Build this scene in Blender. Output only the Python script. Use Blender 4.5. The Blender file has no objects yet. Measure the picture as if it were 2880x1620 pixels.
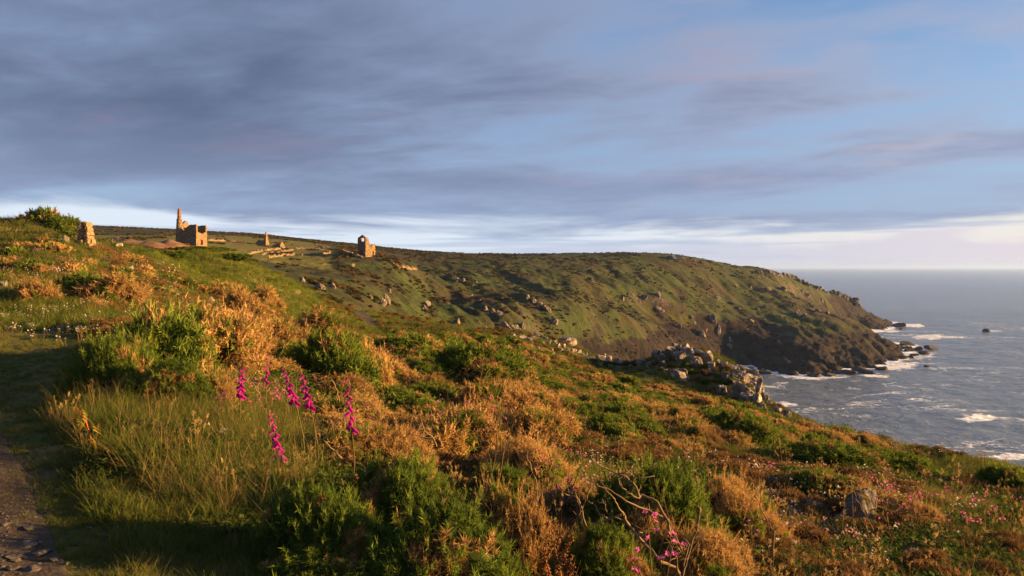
import bpy, bmesh, math, random
import numpy as np
from mathutils import Vector, Matrix, Euler
from mathutils.geometry import tessellate_polygon

random.seed(7)
RNG = np.random.default_rng(11)
SC = bpy.context.scene
COL = SC.collection
R = math.radians

# ------------------------------------------------------------------ camera, sky, sun, exposure
EYE = 76.0                      # eye height above the sea
FP = 1920.0                     # focal length in pixels of the 2880 wide photograph
HZ = 751.0                      # row of the sea horizon
SEA = -76.0                     # sea level relative to the eye (scene origin = the eye's foot at z = 0 -> eye)
cam_d = bpy.data.cameras.new('camera')
cam = bpy.data.objects.new('camera', cam_d); COL.objects.link(cam)
cam.location = (0, 0, 0); cam.rotation_euler = (R(90), 0, 0)
cam_d.sensor_width = 36; cam_d.lens = 36 * FP / 2880
cam_d.shift_y = -(810 - HZ) / 2880
cam_d.clip_start = 0.05; cam_d.clip_end = 300000
SC.camera = cam

SUN_AZ, SUN_EL = 88.0, 7.8      # degrees clockwise from the view direction (+Y), elevation
EXPO = 2.32
SC.view_settings.view_transform = 'Standard'; SC.view_settings.look = 'None'
SC.view_settings.gamma = 1; SC.view_settings.use_curve_mapping = False
SC.view_settings.exposure = EXPO
sun_d = bpy.data.lights.new('sun', 'SUN'); sun_d.energy = 5.0; sun_d.angle = R(0.6); sun_d.color = (1.0, 0.565, 0.19)
sun = bpy.data.objects.new('sun', sun_d); COL.objects.link(sun)
sdir = Vector((math.sin(R(SUN_AZ)) * math.cos(R(SUN_EL)), math.cos(R(SUN_AZ)) * math.cos(R(SUN_EL)), math.sin(R(SUN_EL))))
sun.rotation_euler = sdir.to_track_quat('Z', 'Y').to_euler()

def lin(*c):
    return tuple(((v / 255) / 12.92 if v / 255 < 0.04045 else ((v / 255 + 0.055) / 1.055) ** 2.4) for v in c)

class NT:                        # small node helper
    def __init__(s, tree): s.t = tree; s.n = tree.nodes; s.l = tree.links; s.n.clear()
    def node(s, kind, **kw):
        n = s.n.new(kind)
        for k, v in kw.items(): setattr(n, k, v)
        return n
    def put(s, sock, v):
        if hasattr(v, 'is_output') or isinstance(v, bpy.types.NodeSocket): s.l.new(v, sock)
        elif v is not None:
            try: sock.default_value = v
            except Exception: sock.default_value = (*v, 1.0) if len(v) == 3 else v
    def math(s, op, a, b=None, c=None, clamp=False):
        n = s.node('ShaderNodeMath', operation=op, use_clamp=clamp)
        s.put(n.inputs[0], a)
        if b is not None: s.put(n.inputs[1], b)
        if c is not None: s.put(n.inputs[2], c)
        return n.outputs[0]
    def mix(s, f, a, b, mode='MIX'):
        n = s.node('ShaderNodeMix', data_type='RGBA', blend_type=mode)
        s.put(n.inputs['Factor'], f); s.put(n.inputs[6], a); s.put(n.inputs[7], b)
        return n.outputs[2]
    def step(s, v, a, b, lo=0.0, hi=1.0):
        n = s.node('ShaderNodeMapRange', interpolation_type='SMOOTHSTEP')
        s.put(n.inputs[0], v); s.put(n.inputs[1], a); s.put(n.inputs[2], b); s.put(n.inputs[3], lo); s.put(n.inputs[4], hi)
        return n.outputs[0]
    def noise(s, vec, scale, detail=4, rough=0.55, dist=0.0):
        n = s.node('ShaderNodeTexNoise'); s.put(n.inputs['Vector'], vec)
        n.inputs['Scale'].default_value = scale; n.inputs['Detail'].default_value = detail
        n.inputs['Roughness'].default_value = rough; n.inputs['Distortion'].default_value = dist
        return n.outputs['Fac']
    def vec(s, x, y, z):
        n = s.node('ShaderNodeCombineXYZ'); s.put(n.inputs[0], x); s.put(n.inputs[1], y); s.put(n.inputs[2], z); return n.outputs[0]
    def sep(s, v):
        n = s.node('ShaderNodeSeparateXYZ'); s.put(n.inputs[0], v); return n.outputs
    def attr(s, name):
        n = s.node('ShaderNodeAttribute', attribute_name=name); return n.outputs['Fac']
    def geo(s, out='Position'): return s.node('ShaderNodeNewGeometry').outputs[out]

world = bpy.data.worlds.new('World'); SC.world = world; world.use_nodes = True
W = NT(world.node_tree)
WS = 0.10
KS = 1.0 / (2 ** EXPO) / WS      # sky colours below are as seen, after exposure
def skc(*c): return tuple(v * KS * 1.04 for v in lin(*c))
sky = W.node('ShaderNodeTexSky', sky_type='NISHITA', sun_disc=False)
sky.sun_elevation = R(SUN_EL); sky.sun_rotation = R(SUN_AZ); sky.altitude = 80; sky.air_density = 1.0; sky.dust_density = 0.6; sky.ozone_density = 2.5
D = W.node('ShaderNodeTexCoord').outputs['Generated']
dx, dy, dz = W.sep(D)
zz = W.math('ADD', W.math('MAXIMUM', dz, 0.0), 0.10)
cx = W.math('DIVIDE', dx, zz); cy = W.math('DIVIDE', dy, zz)
va = R(-70)                      # the cloud streets run towards this bearing
al = W.math('ADD', W.math('MULTIPLY', cx, math.sin(va)), W.math('MULTIPLY', cy, math.cos(va)))
ac = W.math('SUBTRACT', W.math('MULTIPLY', cx, math.cos(va)), W.math('MULTIPLY', cy, math.sin(va)))
pst = W.vec(W.math('MULTIPLY', al, 0.52), ac, 0.0)
pbl = W.vec(W.math('MULTIPLY', al, 0.75), ac, 3.7)
n1 = W.noise(pst, 1.05, 7, 0.57, 0.35)
n2 = W.noise(pbl, 0.50, 4, 0.5, 0.3)
n3 = W.noise(pbl, 3.4, 5, 0.58, 0.5)
dens = W.math('ADD', W.math('ADD', W.math('MULTIPLY', n1, 0.55), W.math('MULTIPLY', n2, 0.80)), W.math('MULTIPLY', n3, 0.20))
sgl = W.math('ADD', W.math('MULTIPLY', dx, sdir.x), W.math('MULTIPLY', dy, sdir.y))   # towards the sun
dens = W.math('SUBTRACT', dens, W.math('MULTIPLY', sgl, 0.16))
cover = W.step(dens, 0.56, 0.82)
thick = W.step(dens, 0.64, 1.00)
c_thin = W.mix(W.step(sgl, -0.4, 0.9), skc(138, 156, 190), skc(182, 186, 206))
c_thick = W.mix(W.step(sgl, -0.5, 0.7), skc(86, 98, 126), skc(118, 128, 160))
ccol = W.mix(thick, c_thin, c_thick)
warm = W.step(W.noise(pbl, 1.5, 5, 0.6, 0.4), 0.52, 0.70)
ccol = W.mix(W.math('MULTIPLY', warm, W.step(sgl, -0.6, 0.8, 0.30, 0.55)), ccol, W.mix(W.step(sgl, -.2, .7), skc(138, 120, 146), skc(214, 190, 192)))
blue = W.mix(0.8, sky.outputs[0], W.mix(W.step(dz, 0.05, 0.42), skc(128, 156, 196), skc(86, 120, 168)))
deck = W.mix(W.math('MULTIPLY', cover, 0.95), blue, ccol)
# below the deck's edge: a bright clear strip, then lavender haze cloud down to the horizon
edge = W.noise(W.vec(W.math('MULTIPLY', dx, 2.2), W.math('MULTIPLY', dy, 2.2), W.math('MULTIPLY', dz, 16.0)), 1.7, 5, 0.55, 0.4)
ez = W.math('ADD', dz, W.math('MULTIPLY', W.math('SUBTRACT', edge, 0.5), 0.085))
hor = W.mix(W.step(sgl, 0.0, 0.8), skc(196, 206, 226), skc(226, 216, 222))
strip = W.mix(W.step(sgl, 0.0, 0.7), skc(222, 233, 246), skc(252, 244, 228))
lowb = W.step(sgl, -0.35, 0.55, 0.012, 0.046)        # the strip sits higher towards the sun
low = W.mix(W.step(W.math('SUBTRACT', ez, lowb), -0.012, 0.012), hor, strip)
strk = W.noise(W.vec(W.math('MULTIPLY', dx, 1.6), W.math('MULTIPLY', dy, 1.6), W.math('MULTIPLY', dz, 34.0)), 1.5, 5, 0.55, 0.25)
lowc = W.mix(W.math('MULTIPLY', W.step(strk, 0.50, 0.62), W.step(dz, 0.012, 0.05, 0.25, 0.8)), low, skc(172, 188, 216))
deck2 = W.mix(W.step(dz, 0.06, 0.24), W.mix(0.6, deck, skc(150, 168, 202)), deck)
allsky = W.mix(W.step(W.math('ADD', ez, W.step(sgl, -0.55, 0.1, 0.0, 0.016)), 0.060, 0.090), lowc, deck2)
bg = W.node('ShaderNodeBackground'); W.put(bg.inputs[0], allsky); bg.inputs[1].default_value = WS
wo = W.node('ShaderNodeOutputWorld'); W.l.new(bg.outputs[0], wo.inputs[0])
SC.cycles.use_denoising = True
SC.cycles.max_bounces = 6; SC.cycles.diffuse_bounces = 2; SC.cycles.glossy_bounces = 2; SC.cycles.transparent_max_bounces = 4; SC.cycles.transmission_bounces = 2
SC.cycles.sample_clamp_indirect = 4

# ------------------------------------------------------------------ helpers
def tag(o, label=None, cat=None, group=None, kind=None):
    if label: o['label'] = label
    if cat: o['category'] = cat
    if group: o['group'] = group
    if kind: o['kind'] = kind
    return o

def mesh_np(name, v, f, smooth=True, mats=(), mi=None):
    """mesh from numpy verts (n,3) and faces: (m,3)/(m,4) array or list"""
    me = bpy.data.meshes.new(name)
    v = np.asarray(v, np.float32)
    if isinstance(f, np.ndarray):
        k = f.shape[1]; m = len(f)
        me.vertices.add(len(v)); me.vertices.foreach_set('co', v.ravel())
        me.loops.add(m * k); me.loops.foreach_set('vertex_index', f.astype(np.int32).ravel())
        me.polygons.add(m); me.polygons.foreach_set('loop_start', np.arange(0, m * k, k, dtype=np.int32))
        me.update(calc_edges=True)
    else:
        me.from_pydata([tuple(p) for p in v], [], f)
    for mm in mats: me.materials.append(mm)
    if mi is not None: me.polygons.foreach_set('material_index', np.asarray(mi, np.int32))
    me.polygons.foreach_set('use_smooth', np.full(len(me.polygons), smooth, bool))
    me.update()
    return me

def obj(name, me, parent=None, loc=None, rot=None, scale=None):
    o = bpy.data.objects.new(name, me); COL.objects.link(o)
    if parent: o.parent = parent
    if loc is not None: o.location = loc
    if rot is not None: o.rotation_euler = rot
    if scale is not None: o.scale = scale if hasattr(scale, '__len__') else (scale,) * 3
    return o

def empty(name, loc=(0, 0, 0), rz=0.0, scale=1.0):
    o = bpy.data.objects.new(name, None); COL.objects.link(o)
    o.location = loc; o.rotation_euler = (0, 0, rz); o.scale = (scale,) * 3 if not hasattr(scale, '__len__') else scale
    o.empty_display_size = 0.1
    return o

class MB:                        # collects verts and faces of one mesh
    def __init__(s): s.v = []; s.f = []; s.m = []; s.n = 0
    def add(s, v, f, mi=0):
        v = np.asarray(v, float).reshape(-1, 3)
        s.v.append(v); s.f += [tuple(int(i) + s.n for i in q) for q in f]; s.m += [mi] * len(f); s.n += len(v)
    def tube(s, pts, rad, sides=5, mi=0, cap=True):
        pts = [Vector(p) for p in pts]; n = len(pts)
        ring = []; up = Vector((0.13, 0.27, 1))
        for i, p in enumerate(pts):
            t = (pts[min(i + 1, n - 1)] - pts[max(i - 1, 0)]).normalized()
            a = t.cross(up)
            if a.length < 1e-3: a = t.cross(Vector((1, 0, 0)))
            a.normalize(); b = t.cross(a)
            r = rad[i] if hasattr(rad, '__len__') else rad
            ring += [p + (a * math.cos(k * math.tau / sides) + b * math.sin(k * math.tau / sides)) * r for k in range(sides)]
        f = []
        for i in range(n - 1):
            for k in range(sides):
                k2 = (k + 1) % sides
                f.append((i * sides + k, i * sides + k2, (i + 1) * sides + k2, (i + 1) * sides + k))
        if cap: f.append(tuple(range(sides - 1, -1, -1))); f.append(tuple((n - 1) * sides + k for k in range(sides)))
        s.add([tuple(q) for q in ring], f, mi)
    def mesh(s, name, mats, smooth=True):
        return mesh_np(name, np.concatenate(s.v) if s.v else np.zeros((0, 3)), s.f, smooth, mats, s.m)

_P = np.random.default_rng(5).permutation(256); _P = np.concatenate([_P, _P, _P])
_G = np.array([[math.cos(a), math.sin(a)] for a in np.linspace(0, math.tau, 16, endpoint=False)])
def perlin(x, y, seed=0):
    x = np.asarray(x, float) + seed * 17.31; y = np.asarray(y, float) + seed * 9.73
    xi = np.floor(x).astype(int); yi = np.floor(y).astype(int); xf = x - xi; yf = y - yi
    u = xf * xf * xf * (xf * (xf * 6 - 15) + 10); v = yf * yf * yf * (yf * (yf * 6 - 15) + 10)
    def g(ix, iy, fx, fy):
        h = _P[_P[(ix & 255)] + (iy & 255)] & 15
        return _G[h, 0] * fx + _G[h, 1] * fy
    a = g(xi, yi, xf, yf); b = g(xi + 1, yi, xf - 1, yf); c = g(xi, yi + 1, xf, yf - 1); d = g(xi + 1, yi + 1, xf - 1, yf - 1)
    return ((a + u * (b - a)) * (1 - v) + (c + u * (d - c)) * v) * 1.5
def fbm(x, y, octv=4, seed=0, gain=0.5):
    s = 0; a = 1; t = 0
    for i in range(octv):
        s = s + a * perlin(x * 2 ** i, y * 2 ** i, seed + i); t += a; a *= gain
    return s / t
def ridged(x, y, octv=4, seed=0):
    s = 0; a = 1; t = 0
    for i in range(octv):
        s = s + a * (1 - np.abs(perlin(x * 2 ** i, y * 2 ** i, seed + i)) * 1.6); t += a; a *= 0.5
    return s / t
def sst(v, a, b):
    t = np.clip((v - a) / (b - a), 0, 1); return t * t * (3 - 2 * t)

def smooth_box(v, a, b, w): return sst(v, a - w, a + w) * (1 - sst(v, b - w, b + w))

# ------------------------------------------------------------------ terrain: heights from surveyed points
# (column px, row py, depth d) of the photograph; depth from what stands there and its size; Z rows give a height in metres
def P(px, py, d): return (px, d, -(py - HZ) / FP * d)
def Z(px, d, z): return (px, d, z)
CT = [
 # near field under and beside the camera
 Z(-900, .5, -1.2), Z(0, .5, -1.6), Z(1440, .5, -1.75), Z(2880, .5, -1.95), Z(3800, .5, -2.2),
 Z(-900, 2, -1.0), Z(0, 2, -1.58), Z(1440, 2, -1.85), Z(2880, 2, -2.2), Z(3800, 2, -2.8),
 P(0, 1620, 3.5), P(350, 1600, 3.7), P(700, 1590, 4.0), P(1440, 1620, 4.6), P(2000, 1625, 5.4), P(2400, 1625, 6.2), P(2880, 1620, 6.6), Z(3700, 6, -4.2),
 P(-500, 1150, 6.5), P(0, 1150, 7.4), P(350, 1200, 6.6), P(700, 1220, 7.0), P(1100, 1320, 8.0), P(1440, 1320, 9.0), P(2000, 1450, 8.2), P(2400, 1420, 10), P(2880, 1500, 9.2), Z(3700, 8, -4.6),
 P(-500, 900, 13), P(0, 960, 12.5), P(350, 1000, 11), P(700, 1060, 11), P(1100, 1150, 15), P(1440, 1160, 16), P(2000, 1300, 13.5), P(2400, 1310, 18), P(2880, 1400, 13.5),
 # bank on the left with the ruined wall
 P(-500, 820, 19), P(0, 870, 18), P(120, 850, 19), P(350, 900, 17), P(0, 770, 26), P(200, 770, 27), P(350, 805, 27), P(0, 650, 34), P(130, 655, 34), P(235, 695, 33.5), P(350, 725, 36),
 P(-500, 640, 34), P(-500, 560, 42), P(0, 626, 38), P(130, 638, 38), P(260, 690, 38), P(370, 702, 41), P(450, 725, 44),
 Z(0, 50, 2.0), Z(250, 55, 1.0), Z(400, 62, .3),
 # middle ground up to the green mound
 P(550, 950, 15), P(550, 865, 25), P(480, 775, 38), P(720, 960, 20), P(900, 1010, 22), P(620, 830, 44), P(800, 862, 47), P(900, 905, 50), P(1000, 938, 54),
 P(520, 712, 55), P(600, 702, 57), P(700, 738, 61), P(800, 785, 65), P(900, 836, 69), P(985, 880, 73),
 Z(600, 80, .0), Z(750, 85, -3), Z(880, 92, -6),
 # path gap and the brow of the slope
 P(1030, 905, 68), P(1000, 872, 84), P(1130, 915, 66), P(1080, 885, 84), P(1100, 900, 100),
 P(1200, 1000, 34), P(1300, 930, 78), P(1440, 1050, 28), P(1440, 985, 50), P(1250, 915, 90),
 P(1750, 1150, 32), P(1720, 1090, 50), P(2000, 1200, 27), P(1900, 1130, 45),
 P(2000, 1110, 58),
 P(2200, 1240, 32), P(2600, 1350, 18),
 # drop behind the brow
 Z(1250, 125, -17), Z(1250, 180, -34), Z(1050, 115, -10), Z(1050, 150, -13), Z(900, 130, -8), Z(750, 150, -5), Z(550, 150, 1.0), Z(350, 120, 1.0), Z(100, 120, 3), Z(-500, 100, 5),
 Z(3700, 90, -88), Z(3700, 200, -90), Z(2880, 120, -92), Z(2880, 300, -92), Z(2880, 600, -92), Z(2880, 1000, -92), Z(3700, 800, -92), Z(2400, 200, -90), Z(2400, 400, -88), Z(2100, 300, -90), Z(1900, 280, -88), Z(1700, 260, -86), Z(2650, 450, -90),
 # valley and the far plateau with the engine houses
 P(100, 690, 200), P(350, 705, 200), P(350, 690, 262), P(500, 698, 250), P(550, 691, 290), P(350, 666, 350), P(500, 668, 360), P(620, 702, 290), P(700, 722, 280), P(700, 693, 350), P(760, 692, 400), P(600, 672, 420),
 P(850, 775, 215), P(850, 728, 308), P(930, 720, 325), P(850, 700, 400), P(960, 704, 400), P(1030, 724, 325), P(1055, 719, 336), P(1030, 850, 195), P(1050, 795, 255), P(1130, 745, 330),
 P(100, 636, 600), P(263, 637, 610), P(497, 647, 620), P(584, 652, 630), P(720, 658, 640), P(833, 671, 640), P(1004, 687, 610), P(1091, 698, 600), P(1200, 709, 600), P(1307, 715, 600), P(1500, 719, 600),
 P(1180, 900, 235), P(1200, 830, 320), P(1200, 760, 440), P(1350, 900, 290), P(1350, 820, 380), P(1350, 750, 490),
 # headland face
 Z(1500, 245, -70), P(1500, 950, 300), P(1500, 880, 360), P(1500, 800, 450), P(1500, 745, 530),
 Z(1650, 310, -82), P(1650, 1010, 358), P(1650, 930, 376), P(1650, 830, 455), P(1650, 750, 560), P(1696, 718, 630),
 Z(1800, 375, -84), P(1800, 1040, 402), P(1800, 965, 416), P(1800, 880, 470), P(1800, 790, 560), P(1800, 720, 640), P(1913, 732, 650),
 Z(1950, 440, -84), P(1950, 1050, 464), P(1950, 980, 474), P(1950, 900, 520), P(1950, 810, 600), P(2017, 746, 680),
 Z(2100, 480, -84), P(2100, 1015, 515), P(2100, 965, 535), P(2100, 890, 580), P(2100, 810, 650), P(2100, 765, 700),
 Z(2264, 455, -84), P(2264, 1022, 496), P(2264, 985, 520), P(2264, 930, 555), P(2264, 885, 610), P(2264, 843, 660), Z(2264, 725, -50), P(2264, 799, 800), P(2200, 779, 760), P(2160, 774, 715),
 Z(2400, 478, -84), P(2388, 1020, 515), P(2400, 985, 540), P(2400, 935, 580), P(2394, 897, 620), Z(2400, 660, -64), Z(2400, 725, -80), Z(2400, 800, -80), P(2391, 880, 850), P(2391, 842, 890), P(2330, 822, 850), Z(2330, 720, -68), Z(2330, 770, -58),
 Z(2470, 490, -84), P(2450, 1005, 535), P(2480, 950, 628), P(2520, 975, 615), P(2560, 995, 600), Z(2500, 565, -77), Z(2600, 600, -82), Z(2560, 700, -84), Z(2490, 715, -84), Z(2460, 790, -84), P(2446, 873, 890), P(2478, 899, 895), P(2505, 908, 905), Z(2560, 900, -84), Z(2620, 800, -90),
 # behind the skyline
 Z(-500, 600, 30), Z(-500, 1500, 30), Z(300, 900, 34), Z(300, 2200, 20), Z(900, 900, 22), Z(900, 2200, 0), Z(1400, 800, 8), Z(1500, 1100, -20), Z(1500, 1600, -84), Z(1900, 800, -2), Z(1900, 1000, -50), Z(1900, 1300, -90), Z(2200, 900, -45), Z(2200, 1050, -90), Z(2400, 970, -84), Z(2500, 1100, -92), Z(1200, 2500, -90), Z(2880, 2500, -95), Z(3700, 2500, -95),
]
BROW = np.array([(1450, 946, 88), (1550, 992, 90), (1650, 1012, 86), (1750, 1040, 80), (1800, 1028, 78), (1870, 1000, 77), (1950, 992, 76), (2000, 1010, 74), (2060, 1046, 70), (2110, 1078, 66), (2170, 1150, 57), (2250, 1187, 50),
                 (2400, 1226, 38), (2550, 1261, 30), (2650, 1284, 26), (2770, 1311, 21.5), (2880, 1340, 18), (3000, 1375, 15.5), (3300, 1480, 12.5), (3700, 1650, 10.5)], float)
for bx in np.concatenate([np.arange(1450, 3010, 62), [3150, 3300, 3500, 3700]]):          # the brow and the cliff falling away behind it
    by = np.interp(bx, BROW[:, 0], BROW[:, 1]); bd = np.interp(bx, BROW[:, 0], BROW[:, 2]); bz = -(by - HZ) / FP * bd
    rs = np.interp(bd, [10, 18, 50, 90], [3.2, 2.8, 2.0, 1.85])
    CT += [(bx, bd, bz), (bx, bd * 1.13, bz - .09 * bd), (bx, bd * 1.4, bz - .42 * bd), (bx, bd * rs, -84 if bx > 1500 else -66)]
    if bx > 1700: CT.append((bx, bd * 0.86, -(by + 16 - HZ) / FP * bd * 0.86))
CT = np.array(CT, float)
KD = 6.0
def _c(px, d): return np.stack([np.asarray(px, float) / 260.0, np.log(np.asarray(d, float)) * 4.2], -1)
_cc = _c(CT[:, 0], CT[:, 1]); _val = CT[:, 2] / (CT[:, 1] + KD)
def _phi(r2): return np.sqrt(r2 + 0.05)
_A = _phi(((_cc[:, None] - _cc[None]) ** 2).sum(-1)); _n = len(CT)
_B = np.zeros((_n + 3, _n + 3)); _B[:_n, :_n] = _A - np.eye(_n) * 0.01
_B[:_n, _n] = 1; _B[:_n, _n + 1:] = _cc; _B[_n, :_n] = 1; _B[_n + 1:, :_n] = _cc.T
_w = np.linalg.solve(_B, np.concatenate([_val, np.zeros(3)]))

SCARP = np.array([(1760, 800), (1800, 817), (1880, 845), (1960, 880), (2040, 908), (2105, 935), (2128, 985), (2132, 1040)], float)
def base_z(px, d):
    px, d = np.broadcast_arrays(np.asarray(px, float), np.asarray(d, float)); sh = px.shape
    pq = np.clip(px.ravel(), -900, 3750); dq = d.ravel()
    out = np.empty(len(pq))
    for i in range(0, len(pq), 20000):
        c = _c(pq[i:i + 20000], dq[i:i + 20000])
        r2 = ((c ** 2).sum(1)[:, None] + (_cc ** 2).sum(1)[None] - 2 * c @ _cc.T)
        out[i:i + 20000] = _phi(np.maximum(r2, 0)) @ _w[:_n] + _w[_n] + c @ _w[_n + 1:]
    return (out * (dq + KD)).reshape(sh)

def height(px, d):
    px, d = np.broadcast_arrays(np.asarray(px, float), np.asarray(d, float))
    z = base_z(px, d); x = (px - 1440) / FP * d; y = d
    row = HZ - z / d * FP
    far = sst(d, 120, 260); cliff = sst(-z, 46, 62) * far
    z = z + 0.05 * fbm(x / 0.7, y / 0.7, 3, 1) * (1 - sst(d, 30, 90))
    z = z + (0.10 + 0.22 * sst(d, 8, 40)) * fbm(x / 4.5, y / 4.5, 3, 2) * sst(d, 3, 10) * (1 - 0.6 * far)
    # the headland: gullies down the slope, hummocks
    a = x * 0.86 + y * 0.50; b = -x * 0.50 + y * 0.86          # b runs down the face
    land = far * sst(px, 880, 1250) * (1 - sst(row, 700, 730) * 0 ) * sst(row, 712, 790)
    z = z + land * (5.5 * (ridged(a / 42, b / 150, 4, 7) - 0.62) + 2.6 * fbm(a / 12, b / 26, 4, 9))
    z = z + far * 1.2 * fbm(x / 7, y / 7, 4, 12) * sst(row, 690, 740)
    # scarp of the hollow on the headland
    sx = np.interp(row, SCARP[:, 1], SCARP[:, 0]); inside = sst(sx - px, -4, 16) * (1 - sst(sx - px, 60, 240)) * sst(row, 790, 840) * far
    z = z - 11.0 * inside
    # broken rock towards the water
    z = z + cliff * (9.0 * (ridged(a / 22, b / 40, 5, 21) - 0.6) + 4.0 * (ridged(x / 9 + z / 14, y / 9, 4, 23) - .6)) * sst(-z, 20, 60) * (1 - sst(-z, 74, 84))
    return z

def pos(px, d, dz=0.0):
    x = (np.asarray(px, float) - 1440) / FP * d
    return np.stack([x, np.broadcast_to(np.asarray(d, float), x.shape), height(px, d) + dz], -1)

_DG = np.exp(np.linspace(math.log(2.2), math.log(960), 560))
def ground_at(pxs, pys, dmax=960, dmin=2.2):
    """depth at which the line of sight through each pixel meets the ground (else the crest behind which it passes)"""
    pxs = np.atleast_1d(np.asarray(pxs, float)); pys = np.atleast_1d(np.asarray(pys, float))
    g = _DG[(_DG <= dmax) & (_DG >= dmin)]
    z = height(pxs[:, None], g[None]); row = HZ - z / g * FP
    hit = row <= pys[:, None]
    first = np.where(hit.any(1), hit.argmax(1), np.where(True, row.argmin(1), 0))
    return g[first]
# ------------------------------------------------------------------ materials
def new_mat(name):
    m = bpy.data.materials.new(name); m.use_nodes = True
    return m, NT(m.node_tree)
def finish(t, shader, disp=None):
    o = t.node('ShaderNodeOutputMaterial'); t.l.new(shader, o.inputs[0])
def bsdf(t, col, rough=0.8, spec=0.3, normal=None):
    p = t.node('ShaderNodeBsdfPrincipled'); t.put(p.inputs['Base Color'], col); t.put(p.inputs['Roughness'], rough)
    p.inputs['Specular IOR Level'].default_value = spec
    if normal is not None: t.l.new(normal, p.inputs['Normal'])
    return p.outputs[0]
def bump(t, h, strength=0.5, dist=0.1):
    b = t.node('ShaderNodeBump'); t.put(b.inputs['Strength'], strength); b.inputs['Distance'].default_value = dist; t.l.new(h, b.inputs['Height'])
    return b.outputs[0]

def terrain_mat():
    m, t = new_mat('heath_ground')
    p = t.geo(); far = t.attr('far'); rock = t.attr('rock'); dirt = t.attr('dirt')
    _, _, nz = t.sep(t.geo('Normal'))
    # near turf
    g1 = t.noise(p, 0.35, 5, 0.6); g2 = t.noise(p, 2.3, 6, 0.65); g3 = t.noise(p, 16, 4, 0.7)
    near = t.mix(t.step(g2, 0.38, 0.66), (.065, .082, .020, 1), (.14, .115, .04, 1))
    near = t.mix(t.step(g1, 0.5, 0.66), near, (.15, .095, .045, 1))
    near = t.mix(t.step(g3, 0.52, 0.75), near, (.035, .03, .016, 1))
    # far slope: grass, bracken, heather
    f1 = t.noise(p, 0.012, 6, 0.6, 0.6); f2 = t.noise(p, 0.055, 7, 0.65, 0.3); f3 = t.noise(p, 0.45, 5, 0.7); f4 = t.noise(p, 0.02, 6, 0.62)
    farc = t.mix(t.step(f3, 0.35, 0.7), (.026, .040, .010, 1), (.046, .060, .014, 1))
    farc = t.mix(t.step(f1, 0.46, 0.62), farc, (.042, .040, .015, 1))
    scr = t.math('ADD', t.math('MULTIPLY', f2, 0.7), t.math('MULTIPLY', f3, 0.35))
    farc = t.mix(t.math('MULTIPLY', t.step(scr, 0.50, 0.60), 0.85), farc, (.017, .018, .008, 1))
    farc = t.mix(t.math('MULTIPLY', t.step(f4, 0.53, 0.64), 0.7), farc, (.042, .028, .017, 1))
    farc = t.mix(t.step(t.math('ADD', t.attr('field'), t.math('MULTIPLY', t.math('SUBTRACT', f2, .5), .7)), .4, .6), farc, t.mix(f3, (.075, .085, .020, 1), (.115, .105, .030, 1)))
    col = t.mix(far, near, farc)
    # rock
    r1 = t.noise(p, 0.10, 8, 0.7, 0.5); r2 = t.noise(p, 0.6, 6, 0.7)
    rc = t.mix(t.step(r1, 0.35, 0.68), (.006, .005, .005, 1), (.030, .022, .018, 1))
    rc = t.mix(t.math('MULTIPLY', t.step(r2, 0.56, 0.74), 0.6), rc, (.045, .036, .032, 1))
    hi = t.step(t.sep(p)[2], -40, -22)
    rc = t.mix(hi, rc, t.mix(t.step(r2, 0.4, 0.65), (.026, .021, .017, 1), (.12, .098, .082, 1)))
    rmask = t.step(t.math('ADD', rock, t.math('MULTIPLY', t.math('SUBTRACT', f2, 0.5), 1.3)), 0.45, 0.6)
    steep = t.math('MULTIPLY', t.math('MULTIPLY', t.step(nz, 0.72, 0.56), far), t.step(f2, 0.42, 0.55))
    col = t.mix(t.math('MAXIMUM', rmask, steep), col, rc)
    dn = t.noise(p, 5.0, 6, 0.7)
    dc = t.mix(t.step(dn, 0.35, 0.7), (.060, .044, .032, 1), (.12, .092, .066, 1))
    col = t.mix(t.step(t.math('ADD', dirt, t.math('MULTIPLY', t.math('SUBTRACT', g2, 0.5), 0.8)), 0.4, 0.6), col, dc)
    hb = t.mix(far, t.math('ADD', t.math('MULTIPLY', g3, 0.05), t.math('MULTIPLY', g2, 0.1)), t.math('ADD', t.math('MULTIPLY', f3, 1.1), t.math('MULTIPLY', t.math('ADD', f2, t.math('MULTIPLY', r1, t.math('MULTIPLY', rock, 2.6))), 2.2)))
    b = t.node('ShaderNodeBump'); b.inputs['Strength'].default_value = 0.9; b.inputs['Distance'].default_value = 1.0; t.l.new(hb, b.inputs['Height'])
    finish(t, bsdf(t, col, 0.95, 0.1, b.outputs[0])); return m

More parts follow.
